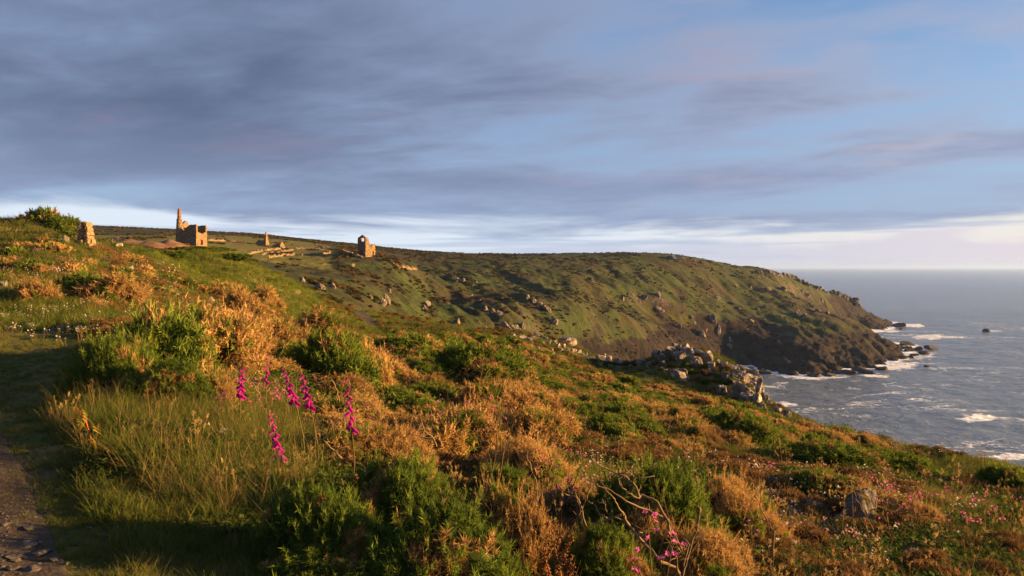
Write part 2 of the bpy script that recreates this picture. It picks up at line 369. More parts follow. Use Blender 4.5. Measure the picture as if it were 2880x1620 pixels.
def sea_mat():
    m, t = new_mat('sea_water')
    p = t.geo(); x, y, z = t.sep(p); foam = t.attr('foam')
    pw = t.vec(t.math('MULTIPLY', x, 0.8), y, 0.0)
    w1 = t.noise(pw, 0.035, 4, 0.6, 0.6); w2 = t.noise(pw, 0.16, 6, 0.62, 0.5); w3 = t.noise(pw, 0.9, 4, 0.65)
    fade = t.step(y, 250, 5000, 1.0, 0.28)
    h = t.math('MULTIPLY', t.math('ADD', t.math('ADD', t.math('MULTIPLY', w1, 3.4), t.math('MULTIPLY', w2, 2.8)), t.math('MULTIPLY', w3, 0.75)), fade)
    b = t.node('ShaderNodeBump'); b.inputs['Strength'].default_value = 1.0; b.inputs['Distance'].default_value = 1.0; t.l.new(h, b.inputs['Height'])
    wat = t.node('ShaderNodeBsdfPrincipled')
    t.put(wat.inputs['Base Color'], t.mix(w2, (.080, .11, .15, 1), (.14, .175, .22, 1))); wat.inputs['Roughness'].default_value = 0.22
    wat.inputs['IOR'].default_value = 1.33; t.l.new(b.outputs[0], wat.inputs['Normal'])
    # foam: along the shore, drifting patches, thin streaks
    s1 = t.noise(t.vec(t.math('MULTIPLY', x, 0.32), y, 3.0), 0.030, 7, 0.62, 1.6)
    s2 = t.noise(p, 0.25, 7, 0.72, 0.8)
    s3 = t.noise(p, 0.010, 3, 0.5)
    streak = t.math('MULTIPLY', t.step(t.math('ABSOLUTE', t.math('SUBTRACT', s1, 0.5)), 0.024, 0.0), t.step(s3, 0.42, 0.60))
    streak = t.math('MULTIPLY', streak, t.step(y, 1600, 500, 0.05, 1.0))
    fm = t.math('ADD', t.math('MULTIPLY', foam, 1.3), t.math('MULTIPLY', streak, 0.66))
    fm = t.math('MULTIPLY', fm, t.step(s2, 0.30, 0.62, 0.45, 1.35))
    fm = t.step(fm, 0.22, 0.85)
    fo = bsdf(t, (.70, .77, .86, 1), 0.7, 0.2, b.outputs[0])
    mx = t.node('ShaderNodeMixShader'); t.put(mx.inputs[0], fm); t.l.new(wat.outputs[0], mx.inputs[1]); t.l.new(fo, mx.inputs[2])
    finish(t, mx.outputs[0]); return m

def rock_mat(name, dark, lite, lichen=0.5, scale=3.0, moss=0.0):
    m, t = new_mat(name)
    tc = t.node('ShaderNodeTexCoord').outputs['Object']; rnd = t.node('ShaderNodeObjectInfo').outputs['Random']
    p = t.node('ShaderNodeVectorMath', operation='ADD'); t.l.new(tc, p.inputs[0]); t.l.new(t.vec(t.math('MULTIPLY', rnd, 31), rnd, t.math('MULTIPLY', rnd, 7)), p.inputs[1]); p = p.outputs[0]
    a = t.noise(p, scale, 8, 0.65, 0.4); b = t.noise(p, scale * 4, 6, 0.7); l = t.noise(p, scale * 1.6, 7, 0.72, 0.3)
    c = t.mix(t.step(a, 0.32, 0.68), (*dark, 1), (*lite, 1))
    c = t.mix(t.math('MULTIPLY', t.step(l, 0.52, 0.62), lichen), c, (.52, .50, .46, 1))
    c = t.mix(t.math('MULTIPLY', t.step(b, 0.6, 0.72), 0.5), c, (*[q * 0.4 for q in dark], 1))
    c = t.mix(t.math('MULTIPLY', t.step(t.noise(p, scale * 1.1, 5, .6), 0.60, 0.68), 0.35 + 0.0 * moss), c, (.20, .115, .03, 1))
    h = t.math('ADD', t.math('MULTIPLY', a, 0.16), t.math('MULTIPLY', b, 0.05))
    finish(t, bsdf(t, c, 0.92, 0.15, bump(t, h, 0.8, 1.0))); return m

def stonework_mat(name, c1, c2, course=0.32):
    """rubble masonry: irregular courses of stones too far off to tell apart"""
    m, t = new_mat(name)
    tc = t.node('ShaderNodeTexCoord').outputs['Object']; x, y, z = t.sep(tc)
    v = t.vec(t.math('MULTIPLY', t.math('ADD', x, y), 1.25), t.math('MULTIPLY', t.math('SUBTRACT', x, y), 1.25), t.math('MULTIPLY', z, 2.6))
    vo = t.node('ShaderNodeTexVoronoi'); t.l.new(v, vo.inputs['Vector']); vo.inputs['Scale'].default_value = 1.0
    ve = t.node('ShaderNodeTexVoronoi', feature='DISTANCE_TO_EDGE'); t.l.new(v, ve.inputs['Vector']); ve.inputs['Scale'].default_value = 1.0
    r, g, b = t.sep(vo.outputs['Color'])
    n = t.noise(tc, 1.1, 6, 0.65)
    c = t.mix(r, (*c1, 1), (*c2, 1)); c = t.mix(t.step(n, 0.5, 0.7, 0, 0.6), c, (*[q * 0.45 for q in c1], 1))
    c = t.mix(t.step(ve.outputs['Distance'], 0.10, 0.02, 0, 0.75), c, (.035, .028, .022, 1))
    h = t.math('ADD', t.math('MULTIPLY', t.step(ve.outputs['Distance'], 0.0, 0.16), 0.10), t.math('MULTIPLY', g, 0.10))
    finish(t, bsdf(t, c, 0.95, 0.1, bump(t, h, 1.0, 1.0))); return m

def leaf_mat(name, a, b, trans=0.3, rough=0.6, spread=0.35, tip=None):
    """foliage: colour between a and b by instance and by place, some light passing through"""
    m, t = new_mat(name)
    rnd = t.node('ShaderNodeObjectInfo').outputs['Random']; p = t.geo()
    n = t.noise(p, 1.7, 3, 0.6); rp = t.node('ShaderNodeNewGeometry').outputs['Random Per Island']
    f = t.math('ADD', t.math('MULTIPLY', rnd, spread), t.math('ADD', t.math('MULTIPLY', t.step(n, 0.3, 0.7), 0.45), t.math('MULTIPLY', rp, 0.35)), clamp=True)
    c = t.mix(f, (*a, 1), (*b, 1))
    if tip is not None:
        c = t.mix(t.math('MULTIPLY', t.step(t.attr('tip'), 0.4, 1.0), 0.8), c, (*tip, 1))
    d = t.node('ShaderNodeBsdfDiffuse'); t.put(d.inputs[0], c)
    tr = t.node('ShaderNodeBsdfTranslucent'); t.put(tr.inputs[0], c)
    mx = t.node('ShaderNodeMixShader'); mx.inputs[0].default_value = trans; t.l.new(d.outputs[0], mx.inputs[1]); t.l.new(tr.outputs[0], mx.inputs[2])
    finish(t, mx.outputs[0]); return m

M = dict(
    ground=terrain_mat(), sea=sea_mat(),
    granite=rock_mat('lichened_granite', (.075, .062, .052), (.21, .175, .145), 0.7, 1.6),
    crag=rock_mat('dull_granite', (.055, .045, .038), (.15, .125, .105), 0.35, 1.6),
    darkrock=rock_mat('dark_wet_rock', (.020, .016, .015), (.060, .046, .040), 0.06, 2.0),
    slate=rock_mat('grey_slate', (.075, .070, .066), (.17, .155, .14), 0.3, 2.5),
    warmstone=rock_mat('warm_wall_stone', (.13, .088, .050), (.27, .19, .11), 0.25, 2.5),
    spoil=rock_mat('red_spoil', (.11, .062, .038), (.17, .098, .060), 0.0, 0.35),
    masonry=stonework_mat('rubble_masonry', (.15, .105, .062), (.27, .19, .115)),
    brick=stonework_mat('old_brick', (.20, .092, .045), (.29, .14, .07)),
    dark=bsdf and new_mat('unused')[0],
    gorse=leaf_mat('green_gorse', (.040, .074, .018), (.105, .150, .028), 0.3),
    gorse_fresh=leaf_mat('fresh_gorse', (.065, .11, .018), (.17, .22, .035), 0.35),
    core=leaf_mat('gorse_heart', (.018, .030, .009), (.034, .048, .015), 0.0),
    dry=leaf_mat('dry_gorse', (.14, .080, .032), (.42, .27, .105), 0.28, spread=.6),
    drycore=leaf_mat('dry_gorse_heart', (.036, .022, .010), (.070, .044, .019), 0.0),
    wood=leaf_mat('weathered_branch', (.085, .060, .036), (.20, .142, .085), 0.0),
    grass=leaf_mat('long_grass', (.045, .078, .018), (.125, .150, .030), 0.4),
    litgrass=leaf_mat('sun_tinted_grass', (.080, .125, .020), (.17, .195, .036), 0.4),  # lighter grass for the mound: grazing sunlight put into the colour
    purple=leaf_mat('foxglove_bell_dark', (.20, .010, .16), (.36, .024, .26), 0.4),
    turf=leaf_mat('short_turf', (.070, .092, .024), (.165, .150, .046), 0.35),
    straw=leaf_mat('dry_grass', (.19, .135, .055), (.34, .245, .11), 0.4),
    russet=leaf_mat('russet_stalk', (.17, .080, .034), (.30, .15, .065), 0.35),
    heather=leaf_mat('brown_heather', (.085, .052, .023), (.22, .135, .058), 0.2),
    bramble=leaf_mat('bramble_leaf', (.026, .050, .014), (.072, .105, .022), 0.25),
    scrub=leaf_mat('far_scrub', (.024, .028, .010), (.060, .056, .020), 0.1),
    white=leaf_mat('white_petal', (.62, .58, .52), (.80, .76, .70), 0.4),
    thrift=leaf_mat('thrift_petal', (.50, .26, .26), (.66, .40, .38), 0.4),
    pink=leaf_mat('campion_petal', (.48, .060, .28), (.64, .14, .44), 0.45),
    foxglove=leaf_mat('foxglove_bell', (.30, .012, .20), (.50, .028, .34), 0.45),
    stem=leaf_mat('flower_stem', (.075, .062, .026), (.13, .11, .04), 0.2),
    redstem=leaf_mat('red_stem', (.26, .065, .024), (.34, .10, .04), 0.2),
    yleaf=leaf_mat('yellowing_leaf', (.17, .14, .022), (.30, .22, .045), 0.45),
    gull=leaf_mat('gull_feathers', (.66, .64, .62), (.8, .78, .76), 0.2),
    gullwing=leaf_mat('gull_grey_wing', (.33, .34, .36), (.42, .43, .45), 0.1),
)

# ------------------------------------------------------------------ hillside and headland (one sheet, cut along the valley)
cols = np.unique(np.concatenate([np.linspace(-880, -60, 40), np.linspace(-60, 2940, 620), np.linspace(2940, 3740, 40)]))
rows = np.concatenate([np.exp(np.arange(math.log(.5), math.log(240), .0215)), np.exp(np.arange(math.log(240), math.log(1000), .0047)), np.exp(np.linspace(math.log(1000), math.log(2500), 24))])
rows = np.unique(np.round(rows, 5))
PX, DD = np.meshgrid(cols, rows); XX = (PX - 1440) / FP * DD; ZH = height(PX, DD)
nr, ncl = PX.shape
VV = np.stack([XX, DD, ZH], -1)
ROWS = HZ - ZH / DD * FP
idx = np.arange(nr * ncl).reshape(nr, ncl)
quads = np.stack([idx[:-1, :-1], idx[:-1, 1:], idx[1:, 1:], idx[1:, :-1]], -1)
split = np.interp((PX[:-1, :-1] + PX[1:, 1:]) / 2, [-900, 300, 800, 1100, 1300, 1600, 2000, 2900, 3750], [75, 75, 95, 120, 170, 190, 200, 200, 200])
isfar = (DD[:-1, :-1] > split)
drop = (ZH[:-1, :-1] < -95) | ((ZH[:-1, :-1] < -90) & (ZH[1:, 1:] < -90))
farA = sst(DD, 70, 190)
zcl = -ZH
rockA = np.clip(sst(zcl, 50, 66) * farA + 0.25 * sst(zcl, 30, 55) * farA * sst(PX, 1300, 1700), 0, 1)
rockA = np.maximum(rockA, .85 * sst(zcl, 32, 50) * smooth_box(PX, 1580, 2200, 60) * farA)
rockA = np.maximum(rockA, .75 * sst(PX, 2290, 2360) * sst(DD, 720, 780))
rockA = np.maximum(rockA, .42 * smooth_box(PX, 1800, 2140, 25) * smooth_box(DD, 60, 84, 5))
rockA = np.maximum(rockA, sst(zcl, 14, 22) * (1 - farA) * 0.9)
dirtA = np.zeros_like(PX)
dirtA = np.maximum(dirtA, (1 - sst(PX + (ROWS - 1400) * 0.0, 60, 330)) * sst(ROWS, 1100, 1350) * 0.62)
dirtA = np.maximum(dirtA, smooth_box(PX, -200, 260, 60) * smooth_box(ROWS, 880, 960, 25) * 0.38 * (DD < 30))
dirtA = np.maximum(dirtA, smooth_box(PX, 330, 600, 60) * smooth_box(ROWS, 765, 835, 16) * 0.42 * (DD < 45))
fieldA = smooth_box(PX, -300, 930, 60) * sst(DD, 235, 270) * (1 - sst(DD, 470, 560)) * sst(ROWS, 655, 668)
def ground_piece(name, mask):
    q = quads[mask & ~drop]
    used = np.unique(q); remap = np.full(nr * ncl, -1); remap[used] = np.arange(len(used))
    me = mesh_np(name, VV.reshape(-1, 3)[used], remap[q], True, [M['ground']])
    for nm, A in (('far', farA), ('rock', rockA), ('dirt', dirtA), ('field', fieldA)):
        at = me.attributes.new(nm, 'FLOAT', 'POINT'); at.data.foreach_set('value', A.ravel()[used].astype(np.float32))
    return obj(name, me)
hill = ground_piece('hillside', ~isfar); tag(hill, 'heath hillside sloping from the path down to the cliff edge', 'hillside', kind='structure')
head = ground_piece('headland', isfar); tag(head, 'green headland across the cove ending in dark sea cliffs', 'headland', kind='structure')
# ground behind the viewer
bu = np.linspace(-1, 1, 30); bv = []
for yb, wd in ((0.5, .62), (-1.5, 6), (-6, 20), (-25, 60), (-80, 160)):
    xs = bu * wd; bv.append(np.stack([xs, np.full(30, yb), np.clip(np.where(xs > 0, -1.75 - .28 * xs, -1.75 - .12 * xs), -80, 8) - (0.02 if yb > 0 else 0.0)], -1))
bv = np.array(bv); bi = np.arange(150).reshape(5, 30)
bme = mesh_np('hillside', bv.reshape(-1, 3), np.stack([bi[:-1, :-1], bi[1:, :-1], bi[1:, 1:], bi[:-1, 1:]], -1).reshape(-1, 4), True, [M['ground']])
tag(obj('hillside', bme), 'heath ground continuing behind the viewpoint', 'hillside', kind='structure')

# ------------------------------------------------------------------ sea
sc_ = np.concatenate([np.linspace(-3000, 1300, 30), np.linspace(1330, 3000, 300), np.linspace(3040, 6000, 30)])
sr_ = np.concatenate([np.exp(np.linspace(math.log(25), math.log(180), 30)), np.exp(np.linspace(math.log(183), math.log(1200), 420)), np.exp(np.linspace(math.log(1230), math.log(33000), 60))])
SPX, SDD = np.meshgrid(sc_, sr_); SX = (SPX - 1440) / FP * SDD
tz = np.full(SPX.shape, -99.0); inb = (SDD < 1300) & (SDD > 30); tz[inb] = height(SPX[inb], SDD[inb])
foam = sst(tz, -83.5, -77.5) * (SDD > 150) * sst(SPX, 1750, 2100)
def patch(px, py, w, h, s):
    d0 = FP * 76 / (py - HZ); srow = HZ + FP * 76 / SDD
    r = np.sqrt(((SPX - px) / w) ** 2 + ((srow - py) / h) ** 2)
    return s * (1 - sst(r + 0.75 * fbm(SPX / 34, srow / 7, 4, 4), 0.25, 1.15))
for a in ((2190, 1137, 58, 8, .8), (2752, 1177, 66, 13, .95), (2850, 1285, 80, 12, .8), (2520, 1030, 90, 14, .55), (2560, 1000, 110, 16, .42), (2300, 1062, 130, 9, .45), (2460, 1056, 60, 8, .6), (2620, 948, 90, 8, .5), (2560, 915, 40, 7, .75), (2480, 932, 60, 4, .7), (2790, 930, 60, 4, .4), (2200, 1077, 40, 4, .4)):
    foam = np.maximum(foam, patch(*a))
SXd = SX; sw = (1 - sst(SDD, 900, 2500)) * sst(SDD, 60, 150)
sz = SEA + sw * (0.75 * fbm(SX / 60 + 3, SDD / 26, 3, 31) + 0.35 * fbm(SX / 16, SDD / 9, 2, 33)) + 0.35 * np.clip(foam, 0, 1) * fbm(SX / 5, SDD / 5, 2, 34)
si = np.arange(SPX.size).reshape(SPX.shape)
sme = mesh_np('sea', np.stack([SX, SDD, sz], -1).reshape(-1, 3), np.stack([si[:-1, :-1], si[:-1, 1:], si[1:, 1:], si[1:, :-1]], -1).reshape(-1, 4), True, [M['sea']])
at = sme.attributes.new('foam', 'FLOAT', 'POINT'); at.data.foreach_set('value', np.clip(foam, 0, 1).ravel().astype(np.float32))
tag(obj('sea', sme), 'grey blue sea with streaks of white foam out to the horizon', 'sea', kind='structure')
world.cycles.sampling_method = 'MANUAL'; world.cycles.sample_map_resolution = 512

# ------------------------------------------------------------------ paths
def path_mat():
    m, t = new_mat('trodden_earth'); p = t.geo()
    a = t.noise(p, 1.1, 6, 0.65); b = t.noise(p, 14, 5, 0.75); c = t.noise(p, 45, 3, 0.7)
    col = t.mix(t.step(a, 0.35, 0.65), (.030, .024, .021, 1), (.058, .046, .038, 1))
    col = t.mix(t.step(b, 0.52, 0.70), col, (.082, .070, .061, 1)); col = t.mix(t.step(c, 0.55, 0.7, 0, .6), col, (.03, .024, .02, 1))
    h = t.math('ADD', t.math('MULTIPLY', b, 0.016), t.math('MULTIPLY', c, 0.008))
    finish(t, bsdf(t, col, 0.95, 0.1, bump(t, h, 1.0, 1.0))); return m
M['path'] = path_mat()
def path_sheet(label, ds, left, right, n, lift):
    V = []
    for i, d in enumerate(ds):
        e = 14 * perlin(i * 0.31, 4.0) * (5.0 / max(d, 5.0))
        px = np.linspace(left[i], right[i] + e, n); q = pos(px, np.full(n, d), lift); q[0, 2] -= lift * 2; q[-1, 2] -= lift * 2.4; V.append(q)
    V = np.array(V); k = np.arange(len(ds) * n).reshape(len(ds), n)
    me = mesh_np('path', V.reshape(-1, 3), np.stack([k[:-1, :-1], k[:-1, 1:], k[1:, 1:], k[1:, :-1]], -1).reshape(-1, 4), True, [M['path']])
    return tag(obj('path', me), label, 'path', kind='structure')
ds = np.exp(np.linspace(math.log(1.5), math.log(9.5), 70))
PATH_R = lambda d: np.interp(d, [1.5, 3.5, 4.3, 5.5, 7.0, 9.5], [330, 215, 130, 55, -10, -120])
path_sheet('bare stony footpath edged by short grass beside the long grass', ds, PATH_R(ds) - np.interp(ds, [1.5, 9.5], [1500, 420]), PATH_R(ds), 60, 0.014)
ds2 = np.linspace(60, 88, 40); pc = np.interp(ds2, [60, 66, 74, 88], [1050, 1040, 1020, 985]); pw = np.interp(ds2, [60, 66, 74, 88], [16, 26, 30, 14])
path_sheet('dark earth footpath dipping between the green bank and grass verge', ds2, pc - pw, pc + pw, 16, 0.06)

# ------------------------------------------------------------------ rocks
def ico(sub):
    bm = bmesh.new(); bmesh.ops.create_icosphere(bm, subdivisions=sub, radius=1.0)
    v = np.array([p.co[:] for p in bm.verts]); f = np.array([[q.index for q in t.verts] for t in bm.faces]); bm.free(); return v, f
ICO3 = ico(3); ICO4 = ico(4); ICO2 = ico(2); ICO1 = ico(1)
def rock_mesh(name, seed, mat, n=11, blocky=0.0, rough=0.05, base=ICO4):
    g = np.random.default_rng(seed); v, f = base
    N = g.normal(size=(n, 3)); N /= np.linalg.norm(N, axis=1)[:, None]; H = g.uniform(0.58, 0.95, n)
    if blocky:
        ax = np.array([[1, .1, 0], [-1, .05, .1], [0, 1, .1], [.1, -1, 0], [0, .1, 1], [.05, 0, -1]], float); ax += g.normal(size=ax.shape) * 0.12
        ax /= np.linalg.norm(ax, axis=1)[:, None]; N = np.concatenate([ax, N[:4]]); H = np.concatenate([g.uniform(.62, .75, 6), g.uniform(.85, 1.0, 4)])
    dd = v @ N.T; r = np.where(dd > 0.05, H / np.maximum(dd, 0.05), 9).min(1); r = np.minimum(r, 1.25)
    q = v * r[:, None]
    q = q + v * (rough * (fbm(q[:, 0] * 3 + q[:, 2] * 2.1, q[:, 1] * 3 - q[:, 2] * 1.7, 4, seed % 50))[:, None])
    q -= (q.max(0) + q.min(0)) / 2; q /= (q.max(0) - q.min(0))                # unit box
    me = mesh_np(name, q, f, False, [mat]); return me
ROCKS = {k: [rock_mesh('boulder', s + 100 * i, M[k], 10 + s % 3, 0.0, 0.10) for s in range(6)] for i, k in enumerate(('granite', 'darkrock', 'slate', 'warmstone'))}
ROCKS['crag'] = [rock_mesh('boulder', 700 + s, M['crag'], 13, 0.0, 0.34) for s in range(6)]
ROCKS['outcrop'] = [rock_mesh('boulder', 740 + s, M['granite'], 5, 1.0, 0.16) for s in range(5)] + ROCKS['granite'][:2]
BLOCKS = [rock_mesh('stone', 40 + s, M['warmstone'], 6, 1.0, 0.09, ICO3) for s in range(5)]
FLATS = [rock_mesh('path_stone', 60 + s, M['slate'], 7, 0.0, 0.04, ICO3) for s in range(4)]
rr = random.Random(3)
NEAR_ROCKS = []                  # x, y, radius of stones to keep plants off
MARKS = []                       # named places: words, px, depth
def near_mark(px, d, marks):
    b = min(marks, key=lambda m: ((px - m[1]) / 170) ** 2 + (math.log(d / m[2]) * 2.2) ** 2); return b[0]
def rocks(items, label, group, mat='granite', name='boulder', cat='boulder', sink=0.25, dmax=960, dmin=2.2, deep=0.9, labels=None, marks=None, big=3.0):
    """items: px, py of the middle, width and height in pixels of the photograph"""
    it = np.array([i[:4] for i in items], float); D_ = ground_at(it[:, 0], it[:, 1] + it[:, 3] * 0.40, dmax, dmin)
    for i, (px, py, w, h) in enumerate(it):
        d = D_[i]; wm = w / FP * d; hm = h / FP * d * (1 + sink)
        p = pos(np.array([px]), np.array([d]))[0]
        zc = -(py - HZ) / FP * d - hm * sink * 0.4
        zc = min(max(zc, p[2] - 0.1 * hm), p[2] + 0.55 * hm)
        o = obj(name, rr.choice(ROCKS[mat]), loc=(p[0], p[1] + 0.2 * wm, zc), rot=(rr.uniform(-.2, .2), rr.uniform(-.25, .25), rr.choice([0, 1.57, 3.14, 4.71]) + rr.uniform(-.4, .4)), scale=(wm * 1.08, wm * deep * rr.uniform(.8, 1.15), hm * 1.08))
        if d < 25: NEAR_ROCKS.append((p[0], p[1] - wm * .25, wm * .62 + .05))
        lb = (labels or {}).get(i)
        if lb is None and marks:
            sz_ = 'large' if wm > big else ('small' if wm < big * .45 else 'middling'); sh_ = 'flat' if h < .62 * w else ('upright' if h > 1.05 * w else 'blocky')
            lb = label.format(sz_ + ' ' + sh_, near_mark(px, d, marks))
        tag(o, lb or label, cat, group)
Z5 = [(235,415,120,80),(370,445,110,70),(530,435,80,80),(430,335,100,70),(465,265,90,70),(525,340,90,90),(540,270,60,50),(645,255,110,110),(715,260,70,80),(770,210,90,80),(690,190,80,50),(795,330,130,110),(885,210,90,100),(905,290,110,130),(820,250,50,60),(1040,250,140,50),(1165,345,140,150),(1030,410,130,110),(570,540,50,50),(745,555,110,80),(790,620,150,130),(855,565,70,90),(1440,445,70,70),(1360,430,90,60),(1250,480,100,110),(1220,540,100,80),(1440,580,80,70),(1450,660,90,110),(1560,500,140,70),(1640,590,130,100),(1700,510,160,80),(1800,560,180,90),(1860,620,180,100),(1720,660,120,90),(1850,700,170,100),(1940,690,80,130),(1880,770,190,130),(1930,840,120,90),(1700,850,230,200),(1790,930,160,130),(1900,950,130,150),(2030,930,80,130),(1960,1040,110,70),(1410,830,110,120),(1560,690,80,60),(2230,1110,100,60),(2330,1160,90,80),(2170,1100,50,60),(1290,570,60,40),(1000,380,90,80),(1110,300,80,60),(960,230,80,60),(2080,1010,70,60),(1630,480,90,60)]
Z5 += [(z[0] + rr.uniform(-80, 80), z[1] + rr.uniform(-20, 60), rr.uniform(40, 95), rr.uniform(30, 75)) for z in Z5[::2]]
Z5 = [(1760 + a * .1941, 940 + b * .1941, c * .1941 * 1.35, e * .1941 * 1.38) for a, b, c, e in Z5]
rocks(Z5, '{} lichened granite boulder {} of the outcrop on the brow', marks=[('at the inland end', 1810, 78), ('on the crest', 1900, 76), ('amid the green scrub', 1910, 66), ('on the shoulder', 2010, 72), ('in the seaward pile', 2100, 66), ('at the foot', 2120, 58), ('below the seaward end', 2205, 52)], group='boulders of the outcrop on the brow', mat='outcrop', dmax=95, dmin=45, sink=0.35,
      labels={38: 'largest rounded granite boulder at the foot of the outcrop on the brow', 16: 'steep grey slab-faced boulder standing proud in the middle of the outcrop'})
rocks([(1760 + a * .1941, 940 + b * .1941, c * .1941, e * .1941) for a, b, c, e in [(640,1180,150,110),(520,1130,110,70),(40,850,90,80),(800,760,80,40)]], 'pale boulder half buried in dry gorse below the outcrop', 'boulders in the scrub below the outcrop', dmax=75)
RB = [(1600, 962, 62, 20), (1590, 945, 40, 14)] + [(1440 + i * 12 + rr.uniform(-9, 9), np.interp(1440 + i * 12, [1440, 1520, 1600, 1790], [944, 948, 985, 1034]) + rr.uniform(-6, 12), rr.uniform(14, 34), rr.uniform(9, 18)) for i in range(29)]
RB += [(1530 + rr.uniform(-60, 70), 975 + rr.uniform(-15, 25), rr.uniform(8, 18), rr.uniform(6, 12)) for _ in range(22)]
rocks(RB, '{} pale stone {}', marks=[('at the valley end of the rocky brow', 1450, 88), ('beside the tilted slab on the rocky brow', 1590, 88), ('on the turf just under the rocky brow', 1530, 60), ('where the rocky brow drops to the cove', 1690, 84), ('between the rocky brow and the granite outcrop', 1770, 80)], big=1.1, group='stones along the rocky brow', dmax=100, dmin=40, labels={0: 'long pale slab tilted downhill on the rocky brow'})
NB = [(1365,950,300,310),(700,750,130,95),(830,762,115,105),(530,640,95,85),(1000,950,135,115),(580,765,130,70),(1075,1005,120,100),(1200,1045,140,90),(1225,1130,120,80),(1470,1165,80,60),(1530,1300,140,70),(1750,1310,200,110),(850,865,100,60),(1090,1090,110,60),(2010,1440,90,50)]
NB = [(1920 + a * .3727, 1080 + b * .3727, c * .3727, e * .3727) for a, b, c, e in NB]
rocks(NB, 'weathered dark stone lying among pink and white flowers on the slope', 'stones among the flowers', 'slate', dmax=22, sink=0.3,
      labels={0: 'large pointed grey boulder standing among low brown scrub and flowers', 2: 'blocky grey stone with a yellow lichened end', 3: 'rounded stone at the upper end of the line of stones', 11: 'flat lichened stone sunk in green grass'})
rocks([(862, 996, 50, 40)], 'reddish brown rock half hidden under tangled dry gorse', None, 'warmstone', dmax=40)
LB = [(20,1260,110,80),(170,1250,80,50),(260,1340,150,60),(600,1370,150,50),(350,1340,120,40),(90,1370,90,40),(700,1340,100,40),(30,940,90,90),(1290,780,70,80),(640,480,110,90),(860,1200,120,30),(1120,1250,130,40),(2120,1100,110,90),(1550,1000,50,40),(480,1400,160,40),(840,1280,100,50),(1880,990,50,40),(330,790,70,40),(1180,540,90,50)]
LB = [(a * .2795, 540 + b * .2795, c * .2795, e * .2795 * 1.2) for a, b, c, e in LB]
rocks(LB, 'low lichened rock showing through the trodden turf beside the path', 'low rocks in the trodden turf', dmax=45, sink=0.6,
      labels={9: 'pale upright rock in the flowery bank under the ruined wall', 8: 'small upright grey rock at the foot of the flowery bank', 18: 'orange lit rock on the shoulder of the flowery bank', 12: 'pale rounded rock beside dry gorse above the green mound', 7: 'grey rock beside dry brown gorse under the flowery bank'})
H3 = [(985,600,50,50),(1120,600,60,70),(1090,650,80,90),(1140,640,50,70),(830,330,45,40),(540,510,100,60),(660,500,60,50),(400,450,50,50),(1150,550,35,40),(1480,660,70,60),(1450,690,60,50),(1740,455,60,45),(1780,470,50,40),(1980,700,70,50),(2040,720,60,60),(2090,745,80,60),(2300,750,70,40),(2150,850,130,90),(2240,870,110,80),(1730,820,90,80),(2350,610,70,60),(2400,640,60,60),(2450,680,80,60),(2500,700,70,60),(1970,880,80,60),(2060,690,40,40),(1160,290,60,20),(2300,870,70,60),(1900,470,30,25),(1860,580,25,20),(1930,630,25,25)]
H3 = [(720 + a * .326, 640 + b * .326, c * .326, e * .326) for a, b, c, e in H3]
H4 = [(60,640,80,60),(150,690,80,60),(210,800,100,80),(740,600,50,30),(900,570,50,50),(1120,620,70,60),(1260,590,70,60),(1280,720,90,60),(1240,690,50,40),(1030,800,25,25),(1470,860,60,50),(1590,850,60,40),(1620,820,40,30),(1740,890,50,40),(1800,880,110,100),(1860,950,80,80),(1930,910,60,40),(1990,990,80,100),(1980,1050,50,60),(1680,930,120,90),(1860,575,60,50),(1610,490,50,30),(2040,440,60,30),(1780,455,50,30),(2370,480,70,50),(2440,510,70,60),(2510,490,80,50),(2020,340,70,30),(2180,460,50,40),(2010,620,50,40),(2075,670,40,30),(2200,800,70,40),(2330,650,50,30),(620,440,25,25)]
H4 = [(1500 + a * .2795, 680 + b * .2795, c * .2795, e * .2795) for a, b, c, e in H4]
H5 = [(205,440,70,45),(275,480,60,40),(340,450,80,40),(400,470,70,30),(480,660,60,70),(540,690,60,60),(660,640,60,50),(700,560,50,40),(520,480,90,40),(560,500,80,40),(320,700,40,30),(500,790,40,30),(710,730,50,50),(100,620,40,25),(760,650,40,40),(110,330,60,30),(600,600,50,30),(420,560,35,25),(250,600,35,25),(160,720,35,25)]
H5 = [(2100 + a * .3036, 680 + b * .3036, c * .3036, e * .3036) for a, b, c, e in H5]
rocks(H3 + H4 + H5, '{} granite crag {}', marks=[('on the slope below the gabled engine house', 1000, 300), ('above the bend of the dark earth path', 1080, 200), ('in the valley turf beside the wall remnant', 1220, 330), ('low on the headland above the brow stones', 1420, 300), ('at the head of the cove', 1560, 370), ('in the middle of the headland turf', 1700, 500), ('in the dark hollow of the headland', 1870, 500), ('at the lip of the dark sea cliff', 2040, 490), ('high on the headland below the skyline outcrop', 1950, 620), ('on the seaward shoulder of the headland', 2180, 660), ('on the turf above the headland point', 2300, 600)], big=9.0, group='outcrops on the headland', mat='crag', dmin=130, sink=0.45, labels={2: 'rugged pale crag above the bend of the dark earth path', 3: 'narrow crag standing against the rugged pale crag in the valley', 17: 'broad pale crag low on the headland above the brow stones', 49: 'cluster crag high in the dark hollow of the headland'})
SK = [(2127 + i * 11, np.interp(2127 + i * 11, [2127, 2185, 2209, 2243, 2282, 2309, 2352, 2391, 2446], [763, 773, 770, 783, 806, 817, 825, 840, 873]) + rr.uniform(-3, 4), rr.uniform(14, 30), rr.uniform(8, 18)) for i in range(27)]
rocks(SK, 'jagged dark rock on the seaward ridge of the headland', 'jagged rocks on the headland ridge', 'crag', dmin=600, sink=0.5)
